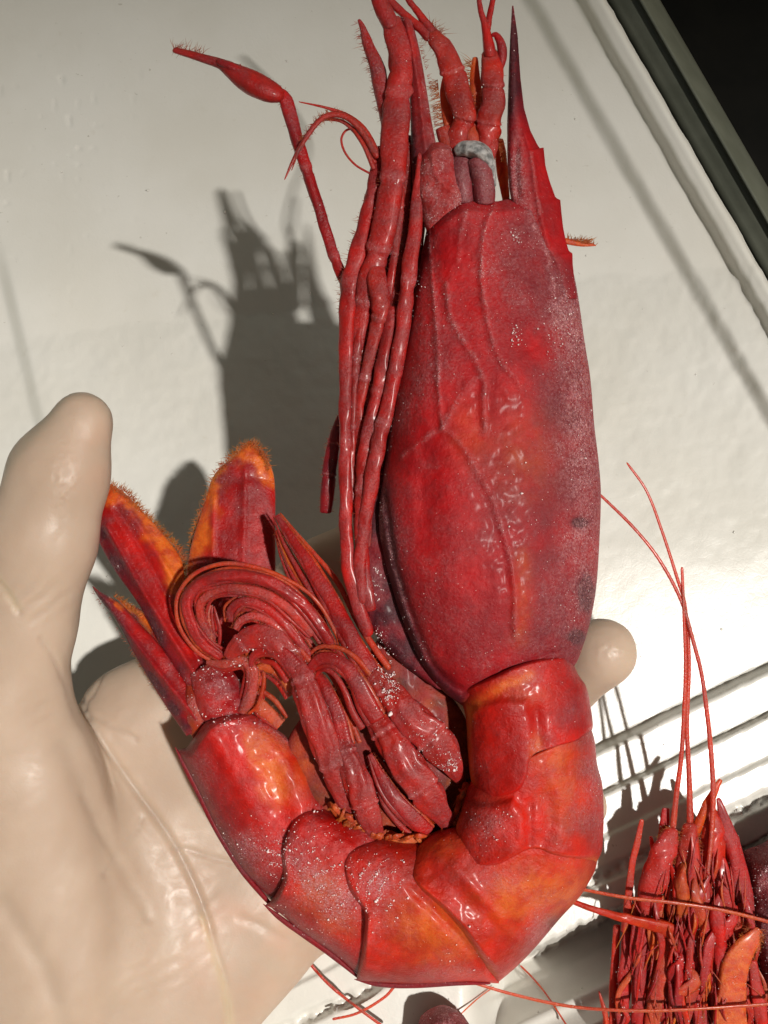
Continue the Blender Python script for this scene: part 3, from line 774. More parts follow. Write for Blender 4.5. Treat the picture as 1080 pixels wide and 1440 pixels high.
# centre blade
ub_edge = [(264, 815), (270, 752), (288, 706), (300, 672), (322, 642), (350, 621), (372, 636), (379, 660)]
blade('uropod', [(300, 990), (278, 900), (262, 830), (268, 770), (288, 706), (300, 670), (328, 640)], [(372, 990), (380, 900), (387, 815), (387, 740), (387, 690), (384, 664), (376, 645)],
      [(300, 990), (335, 995), (372, 990)], [(328, 640), (352, 620), (376, 645)], -95, -165, 12, fan_pig(ub_edge, 26, seed=1),
      ribs=[([(310, 950), (300, 800), (300, 700)], 4, 5), ([(345, 950), (342, 800), (345, 660)], 4, 4), ([(312, 680), (350, 672), (380, 676)], 4, -3)], seed=1, camber=1.2)
# upper left blade pressed against the thumb
ua_edge = [(154, 682), (176, 692), (194, 713), (212, 732), (230, 752), (252, 776), (258, 806), (262, 830)]
blade('uropod', [(262, 962), (228, 910), (195, 850), (160, 800), (140, 764), (132, 745), (140, 716)], [(320, 960), (288, 915), (262, 850), (256, 790), (230, 752), (196, 714), (172, 690)],
      [(262, 962), (290, 975), (320, 960)], [(140, 716), (152, 681), (172, 690)], -60, -138, 14, fan_pig(ua_edge, 30, [(140, 745), (180, 820), (250, 940)], 2),
      ribs=[([(150, 740), (200, 830), (275, 950)], 5, 8), ([(165, 715), (215, 800), (285, 940)], 5, -6), ([(180, 715), (240, 810), (290, 920)], 4, 4)], seed=2)
# narrow lower blade
blade('telson', [(262, 1035), (228, 985), (192, 925), (162, 870), (142, 845), (132, 830)], [(296, 1000), (268, 965), (232, 915), (200, 880), (168, 848), (138, 830)],
      [(262, 1035), (280, 1025), (296, 1000)], [(132, 830), (130, 824), (138, 830)], -55, -120, 13, fan_pig([(160, 836), (172, 850)], 9, [(140, 840), (190, 915), (260, 1020)], 3),
      ribs=[([(140, 838), (195, 910), (275, 1010)], 5, 7)], seed=3)
blade('uropod', [(262, 960), (230, 915), (205, 885), (188, 868), (176, 858)], [(285, 950), (262, 915), (230, 880), (200, 858), (180, 848)],
      [(262, 960), (275, 958), (285, 950)], [(176, 858), (166, 842), (180, 848)], -82, -130, 8, fan_pig([(165, 842), (190, 860), (215, 880)], 14, None, 4), seed=4)
blade('uropod_base', [(268, 948), (272, 975), (280, 1005), (292, 1020)], [(318, 930), (338, 960), (346, 990), (350, 1004)], [(268, 948), (292, 934), (318, 930)], [(292, 1020), (322, 1010), (350, 1004)], -48, -44, 26,
      lambda U, V, X, Y: np.stack([.2 + .5 * fbm(X, Y, 20, 5), 0 * X, .2 + .9 * fbm(X, Y, 18, 6)], 1), seed=5, endr=.3)
blade('uropod_base', [(262, 958), (258, 990), (262, 1020), (272, 1040)], [(285, 965), (290, 985), (296, 1005), (300, 1015)], [(262, 958), (274, 955), (285, 965)], [(272, 1040), (288, 1030), (300, 1015)], -62, -55, 18,
      lambda U, V, X, Y: np.stack([.3 + .5 * fbm(X, Y, 20, 7), .2 + 0 * X, .2 + .9 * fbm(X, Y, 18, 8)], 1), seed=6, endr=.3)
for name_ in ():
    pass

# --- pleopods: a stout base and one or two ringed lashes each
def pl_pig(d=.2, o=0.0, f=.25): return (d, o, f)
lashpts = []
def pleopod(base, lashes):
    base = [(a, b_, c_, r * .80) for a, b_, c_, r in base]; e_, p_ = base[-1], base[-2]; base.append((e_[0] + (e_[0] - p_[0]) * .9, e_[1] + (e_[1] - p_[1]) * .9, e_[2] - 26, e_[3] * .45)); lashes = [([(a, b_, c_, r * .78) for a, b_, c_, r in la], kw) for la, kw in lashes]
    b = limb('pleopod', base, n=80, m=40, flat=.5, rough=.10, joints=(.16, .62), seed=int(base[0][0]), pig=(.25, .05, .14), frost=1.0, groove=.12, flute=.09, nf=6)
    for la, kw in lashes:
        k = dict(n=110, m=20, flat=.5, rough=.09, flute=.09, nf=4, seed=int(la[0][0]) + 3, ring=.025, ringp=4.5, pig=(.2, .02, .08)); k.update(kw); lashpts.append(la)
        V, Fc, pg = tube(la, **k)
        o = mesh_obj('lash', W(V), Fc, M_LIMB, b, pg)
        up = V[:, 2] > np.median(V[:, 2]); fronts.append((V[up], np.full(up.sum(), .12)))
        # finer strands of the same lash lying beside it
        for w_, dh in ((.85, 0), (-.9, -3), (1.7, -7), (-1.8, -9)):
            A = np.array(la, float); T = np.gradient(A[:, :2], axis=0); T /= np.linalg.norm(T, axis=1)[:, None] + 1e-6
            A[:, 0] += -T[:, 1] * A[:, 3] * w_; A[:, 1] += T[:, 0] * A[:, 3] * w_; A[:, 2] += dh; A[:, 3] = np.maximum(A[:, 3] * .38, 1.2)
            A[1:-1, :2] += rng.normal(0, 1.6, (len(A) - 2, 2))
            V, Fc, pg = tube(A, n=80, m=10, flat=.7, rough=.12, seed=int(la[0][0] + 7 * w_), pig=(.25 if w_ > 0 else .05, .05 if w_ > 0 else .3, .1))
            mesh_obj('strand', W(V), Fc, M_LIMB, b, pg)
    return b
# first, nearest the head: long lash from (392,728) down to its base
pleopod([(520, 945, 8, 15), (545, 975, 14, 24), (580, 1012, 20, 30), (612, 1042, 18, 31), (632, 1070, 10, 24), (640, 1086, 4, 15)],
        [([(389, 724, -60, 4), (410, 757, -50, 8), (432, 790, -38, 11), (456, 830, -24, 14), (482, 878, -8, 15), (508, 925, 4, 17), (528, 955, 8, 17)], {}),
         ([(389, 745, -66, 2), (404, 780, -60, 7), (425, 815, -50, 10), (448, 842, -36, 9), (462, 850, -30, 6)], dict(pig=(0, .75, .1), ring=0))])
# second
pleopod([(520, 1000, 10, 16), (545, 1035, 18, 25), (575, 1080, 22, 30), (602, 1118, 16, 28), (622, 1148, 4, 18)],
        [([(432, 955, -8, 8), (438, 938, 0, 10), (455, 926, 10, 12), (478, 933, 16, 13), (500, 957, 20, 15), (517, 990, 20, 17), (530, 1015, 18, 17)], {})])
# third
pleopod([(478, 1030, 0, 12), (488, 1065, 8, 20), (506, 1110, 12, 24), (520, 1150, 6, 22), (530, 1172, -4, 14)],
        [([(438, 945, -22, 8), (450, 958, -12, 11), (466, 985, -4, 13), (477, 1015, 0, 14), (486, 1050, 4, 15)], {}),
         ([(520, 1060, -4, 4), (540, 1100, 2, 10), (560, 1130, 2, 14), (590, 1160, -4, 15), (606, 1170, -10, 10)], dict(ring=0))])
# fourth
pleopod([(405, 915, 2, 12), (425, 955, 12, 21), (440, 1000, 16, 24), (458, 1050, 14, 24), (474, 1098, 4, 20), (488, 1140, -8, 13)],
        [([(352, 940, -16, 3), (356, 924, -10, 7), (372, 914, -2, 11), (396, 918, 6, 14), (420, 945, 10, 16)], dict(ring=.02)),
         ([(352, 945, -24, 3), (372, 938, -22, 8), (396, 950, -18, 10), (414, 975, -12, 10)], dict(pig=(0, .7, .1), ring=0)),
         ([(340, 1000, -60, 3), (352, 985, -50, 12), (372, 1000, -46, 14), (395, 1020, -44, 10)], dict(pig=(.1, .45, .3), ring=0))])
# fifth: the big arch of lashes curling over the tail fan
pleopod([(318, 925, -20, 8), (345, 900, -8, 20), (375, 895, 0, 24), (400, 915, 2, 22), (425, 950, -2, 16)],
        [([(312, 925, -30, 8), (285, 905, -20, 10), (266, 872, -10, 10), (264, 842, -4, 10), (282, 820, 4, 10), (318, 810, 10, 11), (358, 812, 14, 11), (398, 828, 14, 11), (432, 856, 10, 10), (462, 900, 2, 9), (470, 918, -4, 5)], dict(ring=.03, flat=1.1, groove=.2)),
         ([(300, 900, -30, 6), (283, 872, -18, 7), (282, 848, -10, 8), (300, 832, -2, 8), (334, 826, 6, 8), (376, 838, 8, 9), (412, 862, 6, 9), (440, 894, -2, 8)], dict(pig=(.15, .10, .2), ring=.02)),
         ([(325, 875, -10, 6), (326, 858, -2, 8), (345, 846, 4, 9), (375, 856, 6, 9), (402, 880, 4, 9), (425, 908, 0, 8), (440, 930, -6, 5)], dict(ring=.04, groove=.2)),
         ([(330, 885, -2, 4), (338, 872, 2, 6), (358, 866, 6, 7), (384, 878, 6, 7), (408, 905, 2, 6)], dict(pig=(.1, .1, .35))),
         ([(392, 842, -20, 3), (425, 868, -16, 9), (450, 896, -16, 10), (464, 925, -18, 6)], dict(pig=(0, .8, .1), ring=0)),
         ([(300, 925, -34, 5), (292, 890, -28, 10), (290, 862, -26, 8), (296, 850, -26, 4)], dict(pig=(.1, .3, .2), ring=0)),
         ([(290, 930, -38, 4), (315, 935, -26, 8), (340, 930, -18, 8), (356, 945, -18, 10), (350, 985, -26, 10), (338, 1003, -34, 6)], dict(ring=0, rough=.2, pig=(.1, .15, .45)))])

# dark flesh of the belly wall behind the swimming legs
belly = patch([(535, 800), (530, 900), (470, 960), (430, 1000), (400, 1060), (430, 1160)], [(620, 960), (655, 1010), (668, 1060), (660, 1110), (640, 1150), (600, 1185)],
              [(535, 800), (560, 880), (590, 930), (620, 960)], [(430, 1160), (480, 1175), (540, 1190), (600, 1185)], 40, 50,
              lambda U, V, X, Y: -40 + 22 * prof(U) * prof(V) + 6 * fbm(X, Y, 22, 3), lambda U, V, X, Y: -75 - 10 * prof(U),
              lambda U, V, X, Y: np.stack([.75 + .8 * fbm(X, Y, 20, 4), .1 + .5 * np.clip(fbm(X, Y, 30, 5), 0, 1) + .5 * sstep(620, 650, X), .1 + 0 * X], 1))
part('belly_membrane', belly, M_SHELL, frost=.1)
# side of the thorax below the carapace rim
thor = patch([(560, 560), (520, 700), (498, 790), (510, 860), (556, 925), (604, 962)], [(600, 560), (570, 700), (570, 790), (590, 860), (622, 930), (640, 958)],
             [(560, 560), (580, 555), (600, 560)], [(604, 962), (622, 970), (640, 958)], 40, 90,
             lambda U, V, X, Y: -14 + 20 * prof(U) + 4 * fbm(X, Y, 20, 13), lambda U, V, X, Y: -50 - 20 * prof(U),
             lambda U, V, X, Y: np.stack([.8 + .5 * fbm(X, Y, 24, 14), 0 * X, .05 + .4 * g2(X, Y, 530, 815, 12, 24) + .3 * g2(X, Y, 535, 910, 10, 20) + .3 * np.clip(fbm(X, Y, 14, 15), 0, 1)], 1))
part('thorax', thor, M_SHELL, frost=1.2)
# orange joint membrane shreds
mb = Bag()
mb.add(*tube([(462, 1128, -16, 3), (480, 1150, -12, 6), (505, 1170, -10, 8), (550, 1180, -10, 8), (598, 1180, -10, 9), (630, 1174, -10, 10), (648, 1142, -10, 9), (657, 1100, -12, 5)], n=120, m=14, flat=.45, rough=.3, seed=5, pig=(.05, .75, .12), flute=.15, nf=5))
for i in range(38):
    c = catmull([(470, 1135), (505, 1168), (550, 1178), (598, 1176), (628, 1172), (645, 1140), (656, 1105)], [rng.random()])[0]
    a = rng.normal(-.5, .7); ln = rng.uniform(7, 19); dx, dy = math.cos(a) * ln, math.sin(a) * ln
    mb.add(*tube([(c[0] - dx, c[1] - dy, -12, .6), (c[0] + rng.normal(0, 3), c[1] + rng.normal(0, 3), rng.uniform(-8, 8), rng.uniform(1.8, 4.2)), (c[0] + dx, c[1] + dy, -6, .5)], n=14, m=8, flat=.25, rough=.16, seed=i, pig=(0, rng.uniform(.45, .9), .1)))
mb.build('joint_membrane', M_WET, BIG)

# --- walking legs folded along the ventral edge
legpts = [[(534, 0, 22, 11), (556, 45, 22, 16), (565, 103, 24, 18), (559, 150, 24, 20), (554, 225, 24, 19), (530, 362, 16, 17)], [(618, 62, 26, 14), (638, 105, 26, 17), (655, 160, 26, 17)], [(688, 70, 22, 10), (694, 120, 24, 16), (684, 205, 16, 15)], [(566, 30, 16, 4), (577, 160, 16, 4), (582, 260, 16, 4)]]
leg = lambda pts, **k: legpts.append(pts) or limb('leg', pts, **{**dict(n=110, m=18, rough=.08, flute=.09, nf=3, flat=.75, lin=True, joints=(.28, .6), seed=int(pts[0][0] + pts[0][1]), pig=(.15, .02, .12)), **k})
# far leg reaching out to the upper left, with its claw
far = leg([(390, 128, 6, 9), (402, 142, 2, 9.5), (410, 170, 0, 10), (420, 207, -2, 8.5), (440, 267, -6, 8), (467, 350, -10, 7.5), (484, 395, -12, 8), (488, 425, -14, 7.5), (485, 470, -16, 6), (482, 520, -22, 6)], pig=(.3, 0, .05))
V, Fc, pg = tube([(398, 140, 4, 6), (388, 133, 6, 13), (366, 122, 8, 17), (345, 111, 8, 16), (325, 99, 8, 12), (310, 90, 8, 8), (285, 82, 8, 6), (262, 75, 8, 5.5), (243, 70, 8, 4)], n=60, m=14, rough=.06, pig=(.3, .03, .05))
claw = mesh_obj('claw', W(V), Fc, M_LIMB, far, pg)
V, Fc, pg = tube([(338, 100, 14, 6), (322, 92, 16, 6), (307, 86, 16, 4), (308, 83, 16, 1)], n=20, m=8, pig=(.35, 0, .05)); mesh_obj('finger', W(V), Fc, M_LIMB, far, pg)
# outermost
leg([(534, 205, 10, 7), (528, 250, 8, 9), (518, 300, 6, 11), (506, 345, 6, 12), (494, 388, 6, 13), (490, 440, 4, 12), (487, 500, 4, 10), (485, 592, 4, 9), (486, 666, 4, 9), (486, 725, 4, 9), (490, 800, 4, 10), (503, 850, 2, 10), (520, 895, -2, 9)])
leg([(556, 190, 14, 10), (545, 260, 12, 11), (530, 330, 10, 10), (515, 400, 4, 9), (508, 470, 0, 8), (503, 540, -4, 8)], pig=(.1, .1, .2))
# swollen joint and the shafts
leg([(530, 372, 16, 10), (531, 392, 20, 14), (534, 415, 20, 15), (536, 440, 18, 11), (528, 470, 14, 9), (515, 520, 8, 8), (505, 570, 2, 8), (502, 640, -2, 7)], pig=(.05, .05, .2))
leg([(552, 430, 16, 9), (549, 460, 16, 10), (541, 500, 16, 11), (533, 545, 14, 11), (523, 590, 14, 11), (514, 630, 12, 10), (509, 690, 10, 10), (507, 740, 8, 9), (510, 800, 4, 10), (522, 860, 2, 9)])
leg([(590, 215, 34, 3), (588, 270, 32, 8), (583, 330, 30, 10), (573, 395, 28, 11), (566, 460, 26, 10.5), (554, 533, 24, 10.5), (545, 575, 24, 10), (534, 615, 22, 11), (525, 660, 20, 10.5), (517, 705, 16, 10), (511, 745, 12, 9), (506, 800, 8, 9), (510, 850, 4, 9)], pig=(.1, .02, .18))
leg([(526, 520, -4, 8), (518, 580, -6, 8), (508, 640, -8, 8), (500, 700, -8, 8)])
# dark leg end hanging behind
leg([(482, 585, -30, 7), (472, 612, -34, 9), (465, 650, -38, 10), (460, 690, -40, 10), (458, 722, -42, 8)], pig=(.75, 0, 0))

part('thorax', patch([(548, 200), (532, 320), (512, 430), (498, 560), (494, 700), (508, 820)], [(606, 200), (598, 320), (582, 440), (560, 560), (540, 700), (545, 820)],
     [(548, 200), (575, 190), (606, 200)], [(508, 820), (525, 830), (545, 820)], 30, 90, lambda U, V, X, Y: -16 + 10 * prof(U) + 7 * fbm(X * 2, Y * .4, 24, 33), lambda U, V, X, Y: -40 + 0 * X,
     lambda U, V, X, Y: np.stack([.55 + .6 * fbm(X * 2, Y * .4, 20, 34), .1 + .5 * fbm(X * 2, Y * .5, 30, 35), .1 + .3 * fbm(X, Y, 16, 36)], 1)), M_LIMB, frost=.4)
for pts in ([(574, 200, 8, 5), (570, 270, 8, 8), (563, 350, 8, 8), (552, 440, 6, 6)], [(566, 230, 16, 4), (562, 300, 16, 6), (552, 380, 14, 6), (542, 440, 10, 5)], [(584, 300, 16, 4), (578, 370, 16, 6), (568, 440, 14, 6), (556, 520, 10, 5)],
            [(512, 420, 6, 5), (502, 490, 6, 6), (497, 570, 4, 6), (494, 650, 2, 6), (497, 720, 0, 6)], [(540, 560, 10, 4), (528, 620, 10, 5), (520, 700, 8, 5), (516, 770, 6, 5)], [(546, 300, 4, 5), (532, 350, 4, 7), (520, 420, 2, 7), (512, 480, 0, 6)]):
    leg(pts, pig=(.3, .05, .12))

# --- mouth legs and antenna bases at the front
limb('maxilliped', [(504, 27, 0, 2.5), (511, 42, 2, 5), (519, 66, 4, 8), (530, 95, 6, 10.5), (540, 135, 8, 12), (546, 165, 10, 12), (552, 220, 10, 10), (548, 280, 8, 9)], n=60, m=12, rough=.12, seed=3, pig=(.2, .02, .3))
limb('antenna_base', [(548, 24, 20, 12), (556, 45, 22, 17), (563, 75, 24, 18.5), (565, 103, 24, 18), (560, 115, 24, 17), (559, 150, 24, 20), (556, 190, 24, 20), (554, 225, 24, 19), (551, 262, 24, 18), (541, 320, 20, 18), (530, 362, 16, 17), (518, 400, 12, 15), (510, 440, 6, 12), (500, 500, 0, 9)], n=110, m=24, rough=.08, seed=5, pig=(.15, .03, .16), frost=1.0, flat=.65, lin=True, flute=.07, nf=3, joints=(.22, .47, .68, .84))
limb('antenna', [(516, -90, 26, 8), (524, -40, 24, 10), (534, 0, 22, 11.5), (545, 25, 22, 12.5), (552, 40, 22, 12)], n=40, m=12, seed=6, pig=(.25, .02, .1))
limb('antenna', [(520, -70, 6, 4.5), (545, -5, 10, 5.5), (568, 20, 14, 6), (590, 38, 18, 7), (606, 54, 20, 9)], n=40, m=10, seed=7, pig=(.15, .03, .2), ring=.04)
limb('antenna', [(548, -70, 4, 4), (572, -5, 10, 4.5), (588, 18, 14, 5.5), (604, 40, 18, 7), (615, 55, 20, 8)], n=40, m=10, seed=8, pig=(.15, .03, .2), ring=.04)
# long flat scale beside the antenna base
sc_pig = lambda U, V, X, Y: np.stack([.35 + .5 * fbm(X, Y, 24, 3) + .4 * sstep(.35, .1, U), .02 + 0 * X, .12 + .7 * sstep(.6, .95, U) * (.5 + fbm(X, Y, 14, 4))], 1)
part('antennal_scale', patch([(562, 26), (568, 60), (574, 110), (577, 160), (578, 215), (580, 270)], [(580, 30), (590, 70), (599, 120), (607, 170), (614, 205), (622, 240)], [(562, 26), (571, 24), (580, 30)], [(580, 270), (600, 262), (622, 240)], 40, 90,
     lambda U, V, X, Y: 14 + 14 * prof(U) + 3 * ridge(X, Y, [(572, 30), (588, 120), (600, 230)], 4, 1) + 1.5 * fbm(X, Y, 10, 5), lambda U, V, X, Y: 4 - 6 * prof(U), sc_pig), M_LIMB)
# frosted cheek joining antenna bases to the carapace front
part('antenna_base', patch([(594, 215), (588, 245), (589, 275), (594, 305), (600, 326)], [(634, 205), (646, 240), (652, 262), (654, 275), (650, 286)], [(594, 215), (612, 200), (634, 205)], [(600, 326), (626, 302), (650, 286)], 50, 60,
     lambda U, V, X, Y: 26 + 22 * prof(U) * np.clip(V / .1, 0, 1) + ridge(X, Y, [(608, 215), (616, 250), (640, 270)], 5, 4) + 3 * fbm(X, Y, 16, 6) + 1.5 * fbm(X, Y, 6, 7), lambda U, V, X, Y: -5 + 0 * X,
     lambda U, V, X, Y: np.stack([.15 + .4 * fbm(X, Y, 20, 8), .05 + 0 * X, .5 + .8 * fbm(X, Y, 18, 9)], 1)), M_SHELL, frost=1.5)
# inner antenna stalks
limb('antennule', [(606, 45, 22, 9), (618, 62, 26, 14), (630, 80, 26, 16), (638, 105, 26, 17), (648, 135, 26, 18), (655, 160, 26, 17), (652, 172, 22, 16), (640, 200, 20, 15), (636, 240, 18, 15)], n=80, m=22, rough=.08, seed=9, pig=(.15, .08, .16), frost=1.0, flat=.65, lin=True, flute=.08, nf=3, joints=(.3, .62))
limb('antennule', [(688, 70, 22, 10), (692, 92, 24, 16), (694, 120, 24, 16.5), (692, 150, 24, 17), (688, 178, 22, 17), (684, 205, 16, 15), (680, 235, 8, 12)], n=70, m=22, rough=.08, seed=10, pig=(.15, .08, .16), frost=1.0, flat=.65, lin=True, flute=.08, nf=3, joints=(.3, .62))
limb('antennule', [(622, 178, 14, 10), (630, 200, 16, 12), (640, 230, 18, 12), (646, 262, 14, 10)], n=40, m=12, rough=.14, seed=12, pig=(.1, .2, .3))
limb('antennule', [(660, 170, 14, 9), (664, 190, 16, 12), (668, 215, 12, 12), (672, 240, 8, 10)], n=30, m=12, rough=.14, seed=13, pig=(.1, .35, .15))
limb('antenna', [(590, -470, 30, 4), (690, -350, 30, 4.5), (745, -210, 26, 4.5), (700, -90, 22, 4), (674, 0, 22, 4), (681, 32, 24, 5.5), (687, 60, 24, 8), (690, 82, 24, 11)], n=40, m=10, seed=14, ring=.04, pig=(.2, .02, .15))
limb('antenna', [(700, -60, 14, 3), (693, 0, 16, 4), (687, 30, 20, 4.5), (684, 55, 20, 5)], n=30, m=10, seed=15, ring=.04, pig=(.25, .02, .1))
limb('antenna', [(690, 50, 26, 2), (697, 49, 26, 4.5), (704, 60, 26, 6), (706, 80, 24, 6.5), (702, 100, 22, 5)], n=30, m=10, seed=16, pig=(.35, 0, .05))
limb('antennal_scale', [(703, 195, -10, 5), (704, 215, -8, 8), (706, 240, -8, 8), (709, 262, -8, 7), (712, 285, -8, 5)], n=30, m=10, flat=.5, seed=17, pig=(0, .9, .05))
limb('antennal_scale', [(668, 80, 8, 4), (668, 110, 8, 8), (672, 145, 8, 9), (680, 190, 6, 9), (690, 230, 2, 7)], n=40, m=10, flat=.5, seed=18, pig=(.1, .6, .1))
limb('antennal_scale', [(628, 100, 10, 4), (626, 130, 10, 7), (630, 165, 10, 8), (636, 200, 8, 8)], n=40, m=10, flat=.5, seed=19, pig=(.1, .55, .15))
limb('antennal_scale', [(776, 334, -14, 3), (800, 340, -20, 4.5), (818, 343, -24, 4), (838, 345, -26, 1)], n=24, m=8, flat=.5, seed=20, pig=(0, .8, .05))
# eye: a frosted grey cap on a purple stalk
eye_m = shell_material('eye_stalk', (.24, .022, .03), (.13, .012, .018))
eye_c = plain_noise('frosted_eye', (.10, .10, .10), (.46, .44, .43), 500, .6, .8)
for pts, sd in (([(652, 284, 22, 15), (651, 255, 28, 15), (650, 232, 30, 15), (655, 215, 28, 13)], 1), ([(681, 286, 24, 14), (681, 262, 30, 16), (678, 240, 34, 18), (670, 220, 34, 18)], 2)):
    V, Fc, pg = tube(pts, n=30, m=18, rough=.10, seed=sd, pig=(.2, 0, .35))
    st = mesh_obj('eyestalk', W(V), Fc, eye_m, BIG, pg); fronts.append((V[V[:, 2] > 36], np.full((V[:, 2] > 36).sum(), .6)))
    if sd == 2:
        V, Fc, pg = tube([(642, 216, 36, 7), (654, 210, 42, 11), (670, 212, 46, 13), (684, 222, 43, 11), (692, 240, 38, 6), (695, 262, 32, 3)], n=40, m=20, rough=.25, seed=4)
        mesh_obj('eye', W(V), Fc, eye_c, st)
# feeler bundle curling out to the left of the mouth
fb = Bag()
for pts in ([(530, 215, 20, 5), (512, 182, 22, 4), (490, 163, 22, 3), (460, 152, 22, 2.2), (420, 143, 20, .8)],
            [(532, 222, 18, 6), (510, 186, 22, 5), (484, 163, 24, 4.5), (455, 165, 24, 4), (428, 197, 22, 3.5), (412, 226, 20, 2.5), (400, 253, 20, .8)],
            [(528, 230, 14, 4), (508, 196, 18, 3.5), (484, 172, 18, 3), (458, 168, 16, 2), (436, 176, 14, .8)],
            [(526, 238, 14, 4), (512, 205, 20, 3.5), (496, 180, 20, 3)],
            [(524, 246, 10, 1.6), (500, 232, 10, 1.6), (485, 214, 10, 1.7), (480, 196, 10, 1.7), (486, 184, 10, 1.7), (498, 180, 12, 1.6)],
            [(430, 190, 22, 2.2), (420, 212, 22, 1.8), (410, 240, 22, .6)]):
    fb.add(*tube(pts, n=50, m=8, rough=.05, pig=(.15, .1, .15), seed=int(pts[0][1])))
fb.build('palp', M_LIMB, BIG)

# --- bristles
hb = Bag()
def along(pts, n, side, ln, spread=.5, jit=2, **k):
    t = np.sort(rng.random(n)); C = catmull(pts, t); C2 = catmull(pts, np.clip(t + .01, 0, 1)); T = C2[:, :2] - C[:, :2] + 1e-6
    T /= np.linalg.norm(T, axis=1)[:, None]
    Nn = np.stack([-T[:, 1], T[:, 0]], 1) * side
    r = C[:, 3:4] if C.shape[1] > 3 else 0
    root = np.stack([C[:, 0], C[:, 1], C[:, 2]], 1); root[:, :2] += Nn * r * .85
    d = np.concatenate([Nn + T * rng.normal(0, spread, (n, 1)), rng.normal(0, .4, (n, 1))], 1)
    hairs(hb, root, d, ln * (.5 + rng.random(n)), **k)
along([(p[0], p[1], -150, 0) for p in ub_edge], 520, 1, 9, .5, pig=(0, .9, .1))
along([(p[0], p[1], -150, 0) for p in ub_edge], 220, -1, 8, .8, pig=(0, .95, .1))
along([(p[0], p[1], -125, 0) for p in ua_edge], 480, -1, 9, .5, pig=(0, .95, .1))
along([(p[0], p[1], -122, 0) for p in ua_edge], 200, 1, 10, .8, pig=(0, .95, .1))
along([(158, 838, -118, 0), (172, 848, -116, 0), (195, 868, -110, 0)], 90, -1, 10, .5, pig=(0, .9, .1))
along([(130, 826, -118, 2), (160, 872, -105, 2), (195, 926, -90, 2), (240, 1000, -70, 2)], 60, 1, 5, .8, pig=(.3, .2, .3))
along([(504, 27, 0, 3), (519, 66, 4, 8), (530, 95, 6, 10.5), (546, 165, 10, 12)], 70, 1, 9, .4, pig=(.3, .1, .1))
along([(518, 300, 6, 11), (506, 345, 6, 12), (494, 388, 6, 13), (490, 440, 4, 12)], 50, 1, 8, .4, pig=(.2, .2, .1))
along([(243, 70, 8, 4), (262, 75, 8, 5.5), (285, 82, 8, 6)], 26, -1, 12, .5, pig=(.3, .2, .1))
along([(243, 68, 8, 1), (250, 74, 8, 2)], 26, -1, 14, .8, pig=(.3, .2, .1))
along([(243, 68, 8, 1), (256, 71, 8, 4)], 10, 1, 9, .8, pig=(.3, .2, .1))
along([(398, 140, 4, 6), (388, 133, 6, 13), (366, 122, 8, 17), (345, 111, 8, 16), (325, 99, 8, 12)], 30, 1, 3.5, .3, r0=1.0, pig=(.3, .1, .1))
along([(634, 190, 16, 10), (630, 150, 16, 12), (622, 110, 16, 8)], 120, -1, 16, .5, pig=(0, .7, .1))
along([(672, 180, 12, 8), (668, 140, 12, 9), (668, 85, 12, 5)], 140, -1, 15, .5, pig=(0, .8, .1))
along([(600, 40, 20, 8), (618, 52, 22, 8), (630, 66, 24, 10)], 30, 1, 14, .5, pig=(.1, .3, .1)); along([(600, 40, 20, 8), (618, 55, 22, 8)], 24, -1, 14, .5, pig=(.1, .3, .1))
along([(585, 60, 20, 4), (600, 120, 20, 4), (608, 180, 20, 4)], 60, 1, 7, .4, pig=(.1, .3, .1)); along([(585, 60, 20, 4), (600, 120, 20, 4), (608, 180, 20, 4)], 60, -1, 7, .4, pig=(.1, .3, .1))
along([(838, 345, -26, 0), (818, 341, -24, 2), (797, 337, -22, 2)], 60, 1, 7, .3, pig=(0, .8, .1), bend=.5)
hairs(hb, np.stack([rng.uniform(795, 828, 70), rng.uniform(337, 343, 70), np.full(70, -22.)], 1), np.stack([np.ones(70), rng.uniform(-.6, .05, 70), rng.normal(0, .2, 70)], 1), rng.uniform(8, 16, 70), pig=(0, .8, .1))
along([(484, 163, 24, 4), (455, 165, 24, 4), (428, 197, 22, 3)], 60, 1, 9, 1.5, pig=(.1, .3, .1)); along([(484, 163, 24, 4), (455, 165, 24, 4), (428, 197, 22, 3)], 30, -1, 7, 1.5, pig=(.1, .3, .1))
along([(556, 190, 24, 15), (551, 262, 22, 14)], 20, 1, 9, .5, pig=(.1, .3, .1)); along([(690, 190, 24, 10), (700, 230, 10, 6)], 26, -1, 10, .8, pig=(.1, .6, .1))
for o_ in list(legpts):
    q = [(a[0], a[1], a[2] + 2, a[3]) for a in o_]
    along(q, 34, 1, 5, .6, r0=.4, pig=(.2, .2, .15)); along(q, 34, -1, 5, .6, r0=.4, pig=(.2, .2, .15))
for la in lashpts:
    along(la, 40, 1, 6, .8, pig=(.1, .35, .15)); along(la, 40, -1, 6, .8, pig=(.1, .35, .15))
hb.build('bristles', M_LIMB, BIG, stuff=True, smooth=False)

